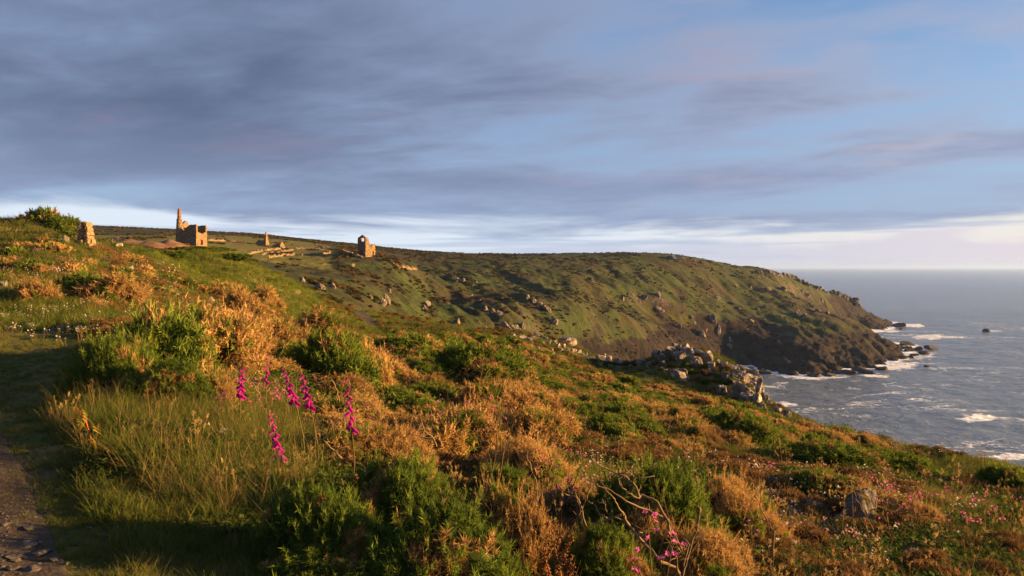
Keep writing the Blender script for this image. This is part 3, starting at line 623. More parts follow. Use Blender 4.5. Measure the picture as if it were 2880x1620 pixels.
# rocks washed by the sea
SR = [(2774,929,16,9),(2618,977,34,10),(2582,981,22,11),(2600,992,24,10),(2605,1030,11,6),(2548,966,40,11),(2480,1036,28,9),(2556,984,22,9),(2537,1005,26,9),(2525,914,38,11),(2534,924,9,5),(2440,1046,34,9),(2512,1010,30,10),(2570,998,18,7),(2330,1052,40,9),(2380,1046,50,11),(2290,1055,34,9),(2420,1040,40,10),(2230,1050,30,9),(2150,1046,40,10),(2560,1003,22,7),(2500,960,36,9)]
for i, (px, py, w, h) in enumerate(SR):
    d = FP * 76 / (py + h * .4 - HZ)
    o = obj('sea_rock', rr.choice(ROCKS['darkrock']), loc=((px - 1440) / FP * d, d, SEA + h / FP * d * .15), rot=(rr.uniform(-.2, .2), rr.uniform(-.2, .2), rr.uniform(0, 6)), scale=(w / FP * d * 1.2, w / FP * d * 1.1, h / FP * d * 1.7))
    tag(o, {0: 'lone dark rock far out in the open sea', 1: 'long low dark reef rock furthest off the foot of the headland', 4: 'small dark rock awash in the foam off the headland'}.get(i, 'dark wet rock washed by foam at the foot of the headland'), 'sea rock', 'rocks at the foot of the headland' if i not in (0, 1, 4) else None)
# the wall-like outcrop on the headland's skyline
d = 648.0; p = pos(np.array([1890.]), np.array([d]))[0]
me = rock_mesh('skyline_outcrop', 907, M['granite'], 5, 1.0, 0.12)
tag(obj('skyline_outcrop', me, loc=(p[0] + 3, p[1], p[2] + 1.2), rot=(0, -0.06, 0), scale=(15, 8, 5.2)), 'blocky outcrop with a sheer end on the headland skyline', 'outcrop')
# stones on the footpath
PS = [(70,1545,60,22),(100,1575,70,24),(36,1578,42,16),(44,1590,30,12),(90,1612,44,24),(293,1513,28,18),(250,1495,16,10),(80,1503,28,11),(110,1542,16,10),(10,1485,30,14),(36,1612,36,12),(150,1585,24,14),(75,1452,14,9),(186,1600,14,9)]
it = np.array(PS, float); dp = ground_at(it[:, 0], it[:, 1], 12)
for i, (px, py, w, h) in enumerate(PS):
    d = dp[i]; p = pos(np.array([float(px)]), np.array([d]), .016)[0]
    o = obj('path_stone', FLATS[i % 4], loc=(p[0], p[1], p[2] + .004), rot=(rr.uniform(-.1, .1), rr.uniform(-.1, .1), rr.uniform(-.5, .5)), scale=(w / FP * d * 1.1, w / FP * d * .9, max(.016, h / FP * d * 0.5)))
    tag(o, {5: 'bluish grey stone lying alone in the short grass beside the path', 8: 'small pale pinkish stone on the edge of the path'}.get(i, 'flat grey slate stone lying on the bare footpath'), 'stone', 'flat stones on the footpath')

# ------------------------------------------------------------------ ruined wall on the bank: every stone its own piece
WD = 33.3; WK = WD / FP
wroot_p = np.array([(236 - 1440) * WK, WD, -(735 - HZ) * WK - .18])
ruin = empty('ruined_stone_wall', wroot_p); tag(ruin, 'crumbling end of a dry stone wall on the flowery bank beside a windswept bush', 'wall')
zc = -0.35; k = 0
while zc < 1.92:
    hc = rr.uniform(.15, .26); wfull = np.interp(zc, [-.4, 0.5, 1.5, 1.8, 2.1], [.62, .60, .56, .48, .30]); off = np.interp(zc, [0, 1.6, 2.1], [0, 0.02, -.12])
    for row in range(2):
        x = -wfull / 2
        while x < wfull / 2 - .06:
            w = min(rr.uniform(.20, .36), wfull / 2 - x + .05)
            obj('stone', BLOCKS[k % 5], ruin, (x + w / 2 + off + rr.uniform(-.02, .02), row * .24 + rr.uniform(-.03, .03), zc + hc / 2), (rr.uniform(-.06, .06), rr.uniform(-.08, .08), rr.uniform(-.15, .15) + (3.14 if k % 2 else 0)), (w * 1.08, .30, hc * 1.14)); x += w; k += 1
    zc += hc * .97

# ------------------------------------------------------------------ engine houses
def rough_loop(lp, amp, step, g, zmin):
    out = []
    n = len(lp)
    for i in range(n):
        a = np.array(lp[i], float); b = np.array(lp[(i + 1) % n], float); L = np.linalg.norm(b - a); k = max(1, int(L / step)) if max(a[1], b[1]) > zmin else 1
        for j in range(k):
            p = a + (b - a) * j / k
            if j: p = p + np.array([g.uniform(-1, 1), g.uniform(-1, 1)]) * amp
            out.append(tuple(p))
    return out
def panel(name, parent, o2, dir2, nrm2, loops, thick, mat, seed=0, amp=0.12, zmin=3.0):
    """a wall: outline and openings in (along, up), pushed back by its thickness"""
    g = np.random.default_rng(seed); lps = [rough_loop(loops[0], amp, 0.55, g, zmin)] + [rough_loop(l, amp * .3, 0.5, g, -9) for l in loops[1:]]
    tri = tessellate_polygon([[Vector((x, y, 0)) for x, y in l] for l in lps])
    flat = [p for l in lps for p in l]; n = len(flat)
    def P3(p, t): return (o2[0] + dir2[0] * p[0] - nrm2[0] * t, o2[1] + dir2[1] * p[0] - nrm2[1] * t, p[1])
    v = [P3(p, 0) for p in flat] + [P3(p, thick) for p in flat]
    f = [tuple(t) for t in tri] + [tuple(i + n for i in reversed(t)) for t in tri]
    s = 0
    for l in lps:
        k = len(l)
        f += [(s + i, s + (i + 1) % k, s + (i + 1) % k + n, s + i + n) for i in range(k)]; s += k
    me = mesh_np(name, np.array(v), f, False, [mat])
    bm = bmesh.new(); bm.from_mesh(me); bmesh.ops.recalc_face_normals(bm, faces=bm.faces); bm.to_mesh(me); bm.free()
    return obj(name, me, parent)
def arch(x0, x1, z0, z1, n=6):
    r = (x1 - x0) / 2; c = (x0 + x1) / 2
    return [(x0, z0), (x1, z0)] + [(c + r * math.cos(a), z1 - r + r * math.sin(a)) for a in np.linspace(0, math.pi, n)]
def rect(x0, x1, z0, z1): return [(x0, z0), (x1, z0), (x1, z1), (x0, z1)]
def frame(pxC, pxA, pxB, Dc, a):
    uC, uA, uB = [(p - 1440) / FP for p in (pxC, pxA, pxB)]
    C = np.array([uC * Dc, Dc]); A = np.array([uA * (Dc + a), Dc + a]); e = A - C
    # B on its own line of sight and square to A - C
    b = -(e[0] * (uB * Dc - C[0])) / (e[0] * uB + e[1]); B = np.array([uB * (Dc + b), Dc + b]); g = B - C
    L, Wd = np.linalg.norm(e), np.linalg.norm(g); return C, e / L, g / Wd, L, Wd
def lathe(mb, c, prof, sides=18, mi=0):
    v = [(c[0] + r * math.cos(t * math.tau / sides), c[1] + r * math.sin(t * math.tau / sides), z) for r, z in prof for t in range(sides)]
    f = [(i * sides + t, i * sides + (t + 1) % sides, (i + 1) * sides + (t + 1) % sides, (i + 1) * sides + t) for i in range(len(prof) - 1) for t in range(sides)]
    f.append(tuple((len(prof) - 1) * sides + t for t in range(sides))); mb.add(v, f, mi)

# with the tall stack
C, e1, e2, L1, W1 = frame(551.7, 498.4, 582.4, 290, 3.0); zb = -(690 - HZ) / FP * 290
h1 = empty('engine_house', (C[0], C[1], zb)); tag(h1, 'roofless stone engine house with a tall round brick-topped chimney', 'engine house')
n_side = -e2; n_front = -e1; O = np.zeros(2)
panel('side_wall', h1, O, e1, n_side, [[(0, -2), (L1, -2), (L1, 8.3), (8.0, 8.2), (7.5, 7.1), (6.9, 6.6), (6.2, 6.3), (5.4, 6.7), (5.0, 7.7), (4.2, 8.3), (3.3, 8.8), (0.02, 8.85)], rect(5.6, 6.1, 4.7, 5.5), rect(3.2, 3.6, 2.2, 2.6)], .85, M['masonry'], 1)
fw = panel('front_wall', h1, O + e2 * 0.86, e2, n_front, [[(0, -2), (W1 - .86 - .86, -2), (W1 - 1.72, 5.6), (3.9, 5.7), (3.2, 5.25), (2.2, 5.2), (1.3, 5.45), (0.5, 5.8), (0, 5.85)], arch(1.9, 3.0, .25, 2.45)], .85, M['masonry'], 2, .1)
panel('arch_surround', fw, O + e2 * 0.86 - e1 * .05, e2, n_front, [arch(1.62, 3.28, .25, 2.75), arch(1.9, 3.0, .25, 2.45)], .3, M['brick'], 41, .0, 99)
panel('pier', h1, O, e2, n_front, [[(-.004, -2), (.857, -2), (.857, 8.8), (0, 8.9)]], 1.1, M['masonry'], 3, .04)
panel('pier', h1, O + e2 * (W1 - .857), e2, n_front, [[(0, -2), (.86, -2), (.86, 8.75), (0, 8.8)]], 1.1, M['masonry'], 4, .04)
panel('rear_side_wall', h1, O + e2 * (W1 + .004) + e1 * 1.1, e1, e2, [[(0, -2), (L1 - 1.1, -2), (L1 - 1.1, 8.4), (6, 7.6), (4, 8.3), (2, 8.7), (0, 8.75)]], .85, M['masonry'], 5)
panel('gable_wall', h1, O + e1 * (L1 + .006), e2, e1, [[(0, -2), (W1, -2), (W1, 8.5), (5.6, 9.3), (4.9, 10.4), (4.2, 10.9), (3.6, 10.6), (2.9, 9.7), (1.2, 8.9), (0, 8.4)], rect(4.35, 5.05, 6.4, 8.2)], .85, M['masonry'], 6)
mb = MB(); cc = e1 * (L1 - .75) + e2 * .35; lathe(mb, cc, [(1.55, -2), (1.38, 4), (1.05, 11.1)]); st = obj('chimney', mb.mesh('chimney', [M['masonry']], True), h1)
mb = MB(); lathe(mb, cc, [(.82, 11.0), (.78, 12.5), (.66, 15.2), (.50, 15.85)]); obj('brick_stack', mb.mesh('brick_stack', [M['brick']], True), st)
mb = MB(); lathe(mb, cc, [(1.05, 11.0), (1.18, 11.1), (1.18, 11.32), (.80, 11.36)]); obj('collar', mb.mesh('collar', [M['brick']], False), st)
# with the gable and square opening
C, e1, e2, L3, W3 = frame(1028, 1005.9, 1055.2, 325, 3.0); zb = -(726.5 - HZ) / FP * 325
h3 = empty('engine_house', (C[0], C[1], zb)); tag(h3, 'gabled stone engine house ruin with sky showing through a square window', 'engine house')
n_g = -e2; n_l = -e1
gw3 = panel('gable_wall', h3, O, e1, n_g, [[(0, -3), (L3, -3), (L3, 9.6), (4.7, 10.2), (4.1, 10.35), (2.9, 11.0), (2.25, 11.35), (1.7, 10.9), (.6, 10.15), (0, 10.0)], rect(.95, 3.1, 8.05, 9.75), arch(2.0, 3.25, .9, 4.0)], .8, M['masonry'], 11)
panel('arch_surround', gw3, O - e2 * .05, e1, n_g, [arch(1.7, 3.55, .9, 4.3), arch(2.0, 3.25, .9, 4.0)], .3, M['brick'], 42, .0, 99)
panel('lintel', gw3, O - e2 * .05, e1, n_g, [rect(.7, 3.35, 9.76, 10.02)], .3, M['brick'], 43, .0, 99)
sw3 = panel('side_wall', h3, O + e2 * .803, e2, n_l, [[(0, -3), (W3 - .803, -3), (W3 - .803, 7.0), (4.3, 6.85), (3.6, 6.7), (3.15, 6.1), (3.12, 4.7), (2.62, 4.7), (2.6, 6.1), (2.2, 6.3), (2.1, 6.9), (1.5, 8.2), (1.2, 8.9), (.8, 9.75), (0, 9.95)], rect(3.85, 4.5, 1.9, 3.35)], .8, M['masonry'], 12, .09)
panel('lintel', sw3, O + e2 * .803 - e1 * .05, e2, n_l, [rect(3.65, 4.7, 3.36, 3.66)], .3, M['brick'], 44, .0, 99)
panel('rear_side_wall', h3, O + e1 * (L3 + .004) + e2 * .803, e2, e1, [[(0, -3), (W3 - .803, -3), (W3 - .803, 6.4), (3, 6.2), (1.2, 6.9), (0, 8.9)]], .8, M['masonry'], 13)
panel('rear_wall', h3, O + e2 * (W3 + .004), e1, e2, [[(0, -3), (L3, -3), (L3, 6.2), (3, 6.5), (0, 6.9)]], .8, M['masonry'], 14)
# the spike of wall and the tumbled hut
C, e1, e2, L2, W2 = frame(748, 714, 757, 400, 2.2); zb = -(691 - HZ) / FP * 400
h2 = empty('ruined_chimney_wall', (C[0], C[1], zb)); tag(h2, 'tall tapering spike of ruined wall rising from a low tumbled wall', 'ruin')
panel('side_wall', h2, O, e1, -e2, [[(0, -2), (L2, -2), (L2, .9), (6.4, 2.2), (5.2, 3.6), (3.8, 3.3), (2.4, 3.0), (1.6, 3.3), (1.1, 4.6), (.8, 6.3), (.45, 8.0), (0, 8.2)]], 1.0, M['masonry'], 21, .14, .5)
panel('end_wall', h2, O + e2 * 1.003, e2, -e1, [[(0, -2), (W2 - 1.0, -2), (W2 - 1.0, 1.5), (.9, 4.2), (.45, 6.2), (0, 7.8)]], 1.0, M['masonry'], 22, .1, .5)
d = 392.0; p = pos(np.array([779.]), np.array([d]))[0]; mb = MB(); g = random.Random(5)
hut = empty('tumbled_hut', p); tag(hut, 'tumbled stone hut with a lit gable end beside the field wall', 'ruin')
panel('gable_wall', hut, np.array([2.4, -1.5]), np.array([.35, .94]), np.array([.94, -.35]), [[(0, -1.5), (3.6, -1.5), (3.5, 1.2), (2.6, 2.4), (1.6, 3.0), (.7, 2.3), (0, 1.0)]], .8, M['masonry'], 31, .15, 0)
panel('side_wall', hut, np.array([2.35, -1.55]), np.array([-.94, .35]), np.array([-.35, -.94]), [[(.0, -1.5), (5.8, -1.5), (5.6, .8), (4, 1.3), (2.2, 1.9), (.8, 1.6), (0, 1.4)]], .8, M['masonry'], 32, .2, 0)
obj('fallen_stones', rock_mesh('fallen_stones', 611, M['granite'], 16, 0, .35), hut, (-.2, 1.2, .5), (0, 0, .3), (5.5, 4, 2.4))

# dry stone field walls (stones too small in the picture to pick apart)
def field_wall(pts, h, label, wid=1.1):
    pts = np.array(pts, float); t = np.concatenate([[0], np.cumsum(np.hypot(*np.diff(pts, axis=0).T))]); s = np.arange(0, t[-1], 1.6)
    qx = np.interp(s, t, pts[:, 0]); qy = np.interp(s, t, pts[:, 1]); D2 = ground_at(qx, qy, 700, 150)
    D2 = np.convolve(np.pad(D2, 3, 'edge'), np.ones(7) / 7, 'valid'); c = pos(qx, D2)
    mb = MB(); g = np.random.default_rng(len(pts) * 7 + int(pts[0, 0])); v0, f0 = ICO1
    o0 = c[0].copy()
    for i in range(len(c) - 1):
        seg = c[i + 1] - c[i]; n = max(1, int(np.linalg.norm(seg) / .55))
        for j in range(n):
            for lv in range(3):
                b = c[i] + seg * (j + g.uniform(0, 1)) / n - o0; hh = h * g.uniform(.35, 1.1) * (.55 + .45 * abs(perlin(i * .7, lv * .1, 5)) * 2)
                w = v0 * np.array([g.uniform(.25, .5), wid * g.uniform(.25, .5), hh * .30]) + g.normal(size=v0.shape) * .07
                mb.add(w + b + np.array([0, 0, hh * (lv + .35) / 3 - .08]), f0)
    o = obj('dry_stone_wall', mb.mesh('dry_stone_wall', [M['warmstone']], False), loc=o0)
    tag(o, label, 'wall')
field_wall([(698, 718), (718, 711.6), (758, 705), (803, 699)], 1.3, 'pale dry stone wall edging the field below the tumbled hut')
field_wall([(736, 718.5), (783, 711), (825, 705)], 1.1, 'dry stone wall running parallel below the wall of the hut field')
field_wall([(756, 726), (795, 720.5), (840, 719), (882, 717), (929, 714), (921, 708.5), (902, 705.5)], 1.3, 'curving dry stone wall enclosing the small field near the gabled engine house')
field_wall([(833, 700), (868, 701), (902, 705)], 1.3, 'dark far side of the walled enclosure near the gabled engine house')
field_wall([(584, 677), (634, 679), (671, 684), (691, 686)], 1.2, 'dry stone wall crossing the upper field behind the chimneyed engine house')
field_wall([(1106, 752), (1135, 757), (1173, 760)], 1.5, 'short pale remnant of dry stone wall on the slope below the gabled engine house')
field_wall([(965, 709), (990, 716), (1005, 724), (1022, 729)], 1.4, 'bank of loose pale stones leading to the gabled engine house')
# spoil heaps
for px, d, w, h, dp_ in ((365, 262, 24, 3.0, 10), (425, 245, 19, 2.9, 9), (480, 268, 15, 3.0, 9), (330, 300, 18, 1.8, 9)):
    v, f = ICO4; q = v.copy(); q[:, 2] = np.maximum(q[:, 2], -.1); rr2 = np.hypot(v[:, 0], v[:, 1]); q[:, 2] = np.where(v[:, 2] > -.1, 1.05 * (1 - np.minimum(rr2, 1)) ** .9, -.1); q *= np.array([w / 2, dp_, h]); q[:, 2] += .7 * fbm(q[:, 0] / 3, q[:, 1] / 3, 3, px % 40)
    p = pos(np.array([float(px)]), np.array([float(d)]))[0]
    tag(obj('spoil_heap', mesh_np('spoil_heap', q, f, True, [M['spoil']]), loc=(p[0], p[1], p[2] - .6)), 'bare reddish spoil heap beside the chimneyed engine house', 'spoil heap', 'spoil heaps', 'structure')
# ------------------------------------------------------------------ gorse and other shrubs
def unit(v): return v / np.maximum(np.linalg.norm(v, axis=-1, keepdims=True), 1e-9)
def lobes(g, n, flat=0.62):
    a = g.uniform(0, math.tau, n); r = np.sqrt(g.uniform(0, 1, n)) * 0.38
    c = np.stack([r * np.cos(a), r * np.sin(a), g.uniform(0.04, 0.40, n) * (1 - 1.5 * r)], -1); R_ = g.uniform(0.09, 0.20, n)
    c[0] = (0.03, 0, .17); R_[0] = .26; c[1] = (-.16, .1, .12); R_[1] = .2
    return c, np.stack([R_, R_, R_ * flat * 1.35], -1)
def shell_points(g, c, rad, n, zmin=-.02):
    """points on the outside of a heap of ellipsoids, with normals"""
    w = rad[:, 0] ** 2; k = g.choice(len(c), n * 3, p=w / w.sum()); dirs = unit(g.normal(size=(n * 3, 3))); dirs[:, 2] = np.where(g.random(n * 3) < .75, np.abs(dirs[:, 2]), dirs[:, 2])
    p = c[k] + dirs * rad[k]; ok = p[:, 2] > zmin
    for i in range(len(c)):
        q = (p - c[i]) / (rad[i] * 0.90); ok &= ((q ** 2).sum(1) > 1) | (k == i)
    p, nn = p[ok][:n], unit((dirs / rad[k])[ok][:n]); return p, nn
def spikes(g, p, n, per, ln, wd, spread=0.8, up=0.25, jit=0.5):
    m = len(p) * per; P0 = np.repeat(p, per, 0); N0 = np.repeat(n, per, 0)
    dr = unit(N0 * 0.9 + g.normal(size=(m, 3)) * spread * .6 + np.array([0, 0, up]))
    L = ln * g.uniform(1 - jit, 1 + jit, m)[:, None]
    b = P0 + N0 * (g.uniform(-.3, .6, m)[:, None]) * ln
    s = unit(np.cross(dr, g.normal(size=(m, 3)))) * wd * .5
    v = np.stack([b - s, b + s, b + dr * L], 1).reshape(-1, 3); f = np.arange(m * 3).reshape(-1, 3); return v, f
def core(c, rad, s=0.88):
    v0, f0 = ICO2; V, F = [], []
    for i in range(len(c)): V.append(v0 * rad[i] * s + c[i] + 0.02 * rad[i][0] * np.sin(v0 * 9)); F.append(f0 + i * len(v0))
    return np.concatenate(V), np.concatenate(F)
def join(parts):
    V, F, MI, k = [], [], [], 0
    for v, f, m in parts: V.append(v); F.append(f + k); MI.append(np.full(len(f), m)); k += len(v)
    return np.concatenate(V), np.concatenate(F), np.concatenate(MI)
def gorse_mesh(seed, lod, fresh=0.2):
    g = np.random.default_rng(seed); c, rad = lobes(g, 15 + seed % 6)
    if lod == 0:   nt, per, ln, wd = 1500, 24, .046, .0058
    elif lod == 1: nt, per, ln, wd = 700, 16, .060, .012
    else:          nt, per, ln, wd = 330, 10, .085, .028
    p, n = shell_points(g, c, rad, nt); lift = g.random(len(p)); p = p + n * (lift ** 4 * .05)[:, None]
    v1, f1 = spikes(g, p + n * ln * .3, n, per, ln, wd, 1.5, .3); fm = np.repeat((g.random(len(p)) < fresh).astype(int), per)
    dead = fbm(p[:, 0] * 3.2 + p[:, 2] * 2 + seed, p[:, 1] * 3.2 - p[:, 2] * 1.5, 2, seed % 20) > .22; fm = np.where(np.repeat(dead, per), 3, fm)
    # ragged shoots standing out of the heap
    ns = 90 if lod < 2 else 30; k = g.choice(len(p), ns); sd = unit(n[k] + np.array([0, 0, .5]) + g.normal(size=(ns, 3)) * .35); q = np.concatenate([p[k] + sd * t_ for t_ in (.03, .06, .09, .12)]); v3, f3 = spikes(g, q, np.tile(sd, (4, 1)), per // 2, ln * .9, wd, 1.3, .3)
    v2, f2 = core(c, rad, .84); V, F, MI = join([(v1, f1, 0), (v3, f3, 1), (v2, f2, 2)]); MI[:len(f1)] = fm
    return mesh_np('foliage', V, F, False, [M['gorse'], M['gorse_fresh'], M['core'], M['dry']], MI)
def grow(mb, g, p, d, L, r, depth, sides=4, gnarl=.35, up=.1, kids=3):
    n = 4; pts = [p]; rad = [r]
    for i in range(n):
        d = (d + Vector((g.gauss(0, gnarl), g.gauss(0, gnarl), g.gauss(0, gnarl * .7) + up)) * .5).normalized(); p = p + d * (L / n); pts.append(p); rad.append(r * (1 - .16 * (i + 1)))
    mb.tube(pts, rad, sides, 0, False)
    if depth:
        for k in range(kids):
            j = g.randint(1, n); dd = (d + Vector((g.gauss(0, .8), g.gauss(0, .8), g.gauss(.15, .5)))).normalized()
            grow(mb, g, pts[j], dd, L * g.uniform(.5, .8), rad[j] * .62, depth - 1, max(3, sides - 1), gnarl, up, kids)
    return pts
def twig_mesh(seed, n, L, r, depth, kids=3):
    g = random.Random(seed); mb = MB()
    for i in range(n):
        a = g.uniform(0, math.tau); e = g.uniform(.25, 1.0)
        grow(mb, g, Vector((g.uniform(-.1, .1), g.uniform(-.1, .1), -.02)), Vector((math.cos(a) * math.cos(e), math.sin(a) * math.cos(e), math.sin(e))), L * g.uniform(.8, 1.2), r * g.uniform(.7, 1.2), depth, 4, .42, .12, kids)
    return mb.mesh('branches', [M['wood']], True)
def dry_mesh(seed, lod):
    g = np.random.default_rng(seed + 500); c, rad = lobes(g, 14 + seed % 6)
    if lod == 0:   nt, per, ln, wd = 1800, 16, .036, .0046
    elif lod == 1: nt, per, ln, wd = 850, 11, .060, .010
    else:          nt, per, ln, wd = 320, 8, .095, .026
    p, n = shell_points(g, c, rad, nt); hole = fbm(p[:, 0] * 6 + p[:, 2] * 4, p[:, 1] * 6 - p[:, 2] * 3, 2, seed % 30); keep = hole > -.22; p, n = p[keep], n[keep]
    p = p - n * (g.random(len(p)) ** 2 * .05)[:, None]
    v1, f1 = spikes(g, p, n, per, ln, wd, 1.5, .2); live = fbm(p[:, 0] * 3 + p[:, 2] * 2 - seed, p[:, 1] * 3 - p[:, 2], 2, 3 + seed % 20) > .14
    ns = 140 if lod < 2 else 40; k = g.choice(len(p), ns); sd = unit(n[k] + np.array([0, 0, .35]) + g.normal(size=(ns, 3)) * .5); q = np.concatenate([p[k] + sd * t_ for t_ in (.03, .06, .09, .12)]); v3, f3 = spikes(g, q, np.tile(sd, (4, 1)), per // 2, ln * .8, wd, 1.3, .2)
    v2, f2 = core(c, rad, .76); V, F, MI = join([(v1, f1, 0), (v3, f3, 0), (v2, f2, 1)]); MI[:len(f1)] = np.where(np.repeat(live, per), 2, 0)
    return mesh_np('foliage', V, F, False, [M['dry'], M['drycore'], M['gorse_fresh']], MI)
GORSE = {l: [gorse_mesh(10 * l + i, l, .3 if l else .22) for i in range(n)] for l, n in ((0, 4), (1, 4), (2, 4))}
DRY = {l: [dry_mesh(10 * l + i, l) for i in range(n)] for l, n in ((0, 4), (1, 4), (2, 4))}
TWIG0 = [twig_mesh(70 + i, 7, .42, .016, 3) for i in range(3)]
TWIG1 = [twig_mesh(80 + i, 7, .42, .015, 2) for i in range(3)]
br = random.Random(21)
BUSHES = []                      # x, y, radius: keeps later things out of the bushes
def bush(kind, px, py, w, h, label, group=None, d=None, name=None, sink=.12, twigs=False):
    d = float(ground_at([px], [py], 120)[0]) if d is None else d
    p = pos(np.array([float(px)]), np.array([d]))[0]; wm = w / FP * d; hm = h / FP * d
    lod = 0 if d < 8.5 else (1 if d < (26 if w < 95 else 40) else 2)
    tbl = GORSE if kind == 'g' else DRY; me = br.choice(tbl[lod]); s = (wm * 1.02, wm * br.uniform(.8, 1.05), hm / .52)
    name = name or ('gorse_bush' if kind == 'g' else 'dry_gorse_bush'); rz = br.uniform(0, 6.28)
    cx_, cy_ = p[0], p[1] + wm * .32
    if lod < 2:
        o = empty(name, (cx_, cy_, p[2] - hm * sink), rz, s)
        obj('foliage', me, o)
        if kind == 'd' or twigs: obj('branches', br.choice(TWIG0 if lod == 0 else TWIG1), o, scale=(1.05, 1.05, .95))
    else: o = obj(name, me, None, (cx_, cy_, p[2] - hm * sink), (0, 0, rz), s)
    tag(o, label, 'bush', group); BUSHES.append((cx_, cy_, wm * .45)); return o
GG = 'green gorse bushes on the heath slope'; GD = 'dry brown gorse bushes on the heath slope'
# the large ones one can name
for a in [
 ('g', 880, 1680, 420, 300, 'broad low green gorse mound with star-like spines next to long grass'),
 ('g', 1120, 1560, 380, 300, 'tallest spiny green gorse hump in front of the foxgloves'),
 ('g', 1210, 1760, 480, 320, 'dense dark green gorse bush touching the dry prickly gorse'),
 ('g', 1395, 1455, 200, 150, 'small green gorse tuft enclosed by dry prickly gorse'),
 ('d', 1450, 1640, 340, 320, 'dry prickly gorse bush leaning on the dense dark green gorse'),
 ('d', 1480, 1400, 300, 210, 'pale dry gorse with knotted bare stems above the small green tuft'),
 ('d', 1010, 1360, 380, 200, 'dry gorse with a thick lit branch beside the leaning foxglove'),
 ('d', 1270, 1310, 300, 170, 'sprawling bare-twigged dry gorse behind the tallest green hump'),
 ('g', 1890, 1590, 470, 300, 'bright rounded green gorse behind the bare forked branches'),
 ('g', 1700, 1680, 280, 200, 'dark green gorse clump under the bare forked branches'),
 ('d', 2090, 1560, 330, 270, 'brown dry gorse beside the bright rounded green gorse'),
 ('d', 2010, 1700, 360, 240, 'dry gorse at the edge of the pink-white flower carpet'),
 ('d', 1600, 1480, 230, 120, 'low dry gorse between pink flowers and bare branches'),
 ('g', 260, 1130, 290, 220, 'dark shaded gorse at the edge of the trodden turf'),
 ('g', 390, 1080, 340, 250, 'tall green gorse with a golden dry crown beside the trodden turf'),
 ('d', 510, 1050, 330, 230, 'golden dry gorse crowning the tall green bush by the turf'),
 ('g', 440, 1160, 260, 150, 'green gorse bush low in front of the golden dry gorse'),
 ('d', 570, 1150, 210, 130, 'gnarled dry gorse beside the magenta foxglove'),
 ('d', 620, 1000, 220, 140, 'dry gorse with twisted bare limbs above the pink campions'),
 ('d', 290, 860, 210, 110, 'golden dry gorse on the trodden turf under the bank'),
 ('g', 190, 845, 170, 90, 'dark green gorse between two dry gorse bushes under the bank'),
 ('d', 80, 860, 140, 90, 'dry gorse with bare stems beneath the flowery bank'),
 ('d', 395, 775, 60, 36, 'small dry gorse at the foot of the flowery bank'),
 ('d', 720, 880, 140, 90, 'rounded dry gorse in front of the green mound'),
 ('d', 655, 925, 170, 110, 'dry gorse beside the rounded dry gorse in front of the mound'),
 ('d', 620, 850, 110, 70, 'small brown gorse on the rim of the rocky knoll'),
 ('d', 870, 1010, 270, 140, 'tangled bare dry gorse over the reddish rock'),
 ('d', 760, 1000, 190, 120, 'dry gorse hiding one side of the reddish rock'),
 ('g', 900, 1095, 280, 170, 'dark green gorse behind the two purple foxgloves'),
 ('d', 1020, 1110, 190, 170, 'dry gorse standing behind the tall straight foxglove'),
 ('g', 1150, 1020, 330, 80, 'low spreading green gorse beyond the tangled dry gorse'),
 ('g', 1340, 1095, 400, 135, 'broad green gorse in the middle of the heath'),
 ('g', 1190, 1175, 190, 100, 'green gorse among tall dry stalks behind the sprawling dry gorse'),
 ('d', 1380, 1200, 260, 140, 'brown gorse with pink campions growing through it'),
 ('d', 1520, 1270, 280, 130, 'dark-centred dry gorse above the flower meadow'),
 ('g', 2140, 1270, 170, 95, 'rounded green gorse below the largest outcrop boulder'),
 ('g', 2080, 1240, 190, 90, 'green gorse next to the rounded gorse below the outcrop'),
 ('g', 2400, 1345, 330, 85, 'long dark green gorse hedge along the brow over the sea'),
 ('g', 2540, 1355, 260, 75, 'dark green gorse continuing the hedge towards the brow'),
 ('g', 2320, 1415, 230, 80, 'low green gorse above the line of stones'),
 ('g', 2870, 1400, 180, 80, 'dark green gorse by the white flowers near the brow'),
 ('d', 2420, 1430, 230, 70, 'brown scrubby gorse behind the large pointed boulder'),
 ('d', 2560, 1500, 270, 110, 'dark brown scrub heaped beside the large pointed boulder'),
 ('g', 148, 650, 150, 56, 'windswept green bush capping the ruined wall', 'wall_bush', 36.3),
 ('g', 105, 650, 90, 64, 'dark rounded end of the windswept bush on the bank', 'wall_bush', 36.6),
 ('d', 66, 642, 60, 34, 'brown clump next to the windswept bush on the bank', 'wall_bush', 36.5),
 ('g', 545, 719, 150, 15, 'low green scrub on the crest of the green mound', 'low_bush', 56.5),
 ('g', 460, 735, 100, 26, 'dark green scrub in the dip between bank and mound', 'low_bush', 47.0),
 ('g', 640, 745, 120, 22, 'yellowish green scrub on the flank of the mound', 'low_bush', 55.0),
]:
    kind, px, py, w, h, lab = a[:6]
    bush(kind, px, py, w, h, lab, d=a[7] if len(a) > 7 else None, name=a[6] if len(a) > 6 else None)
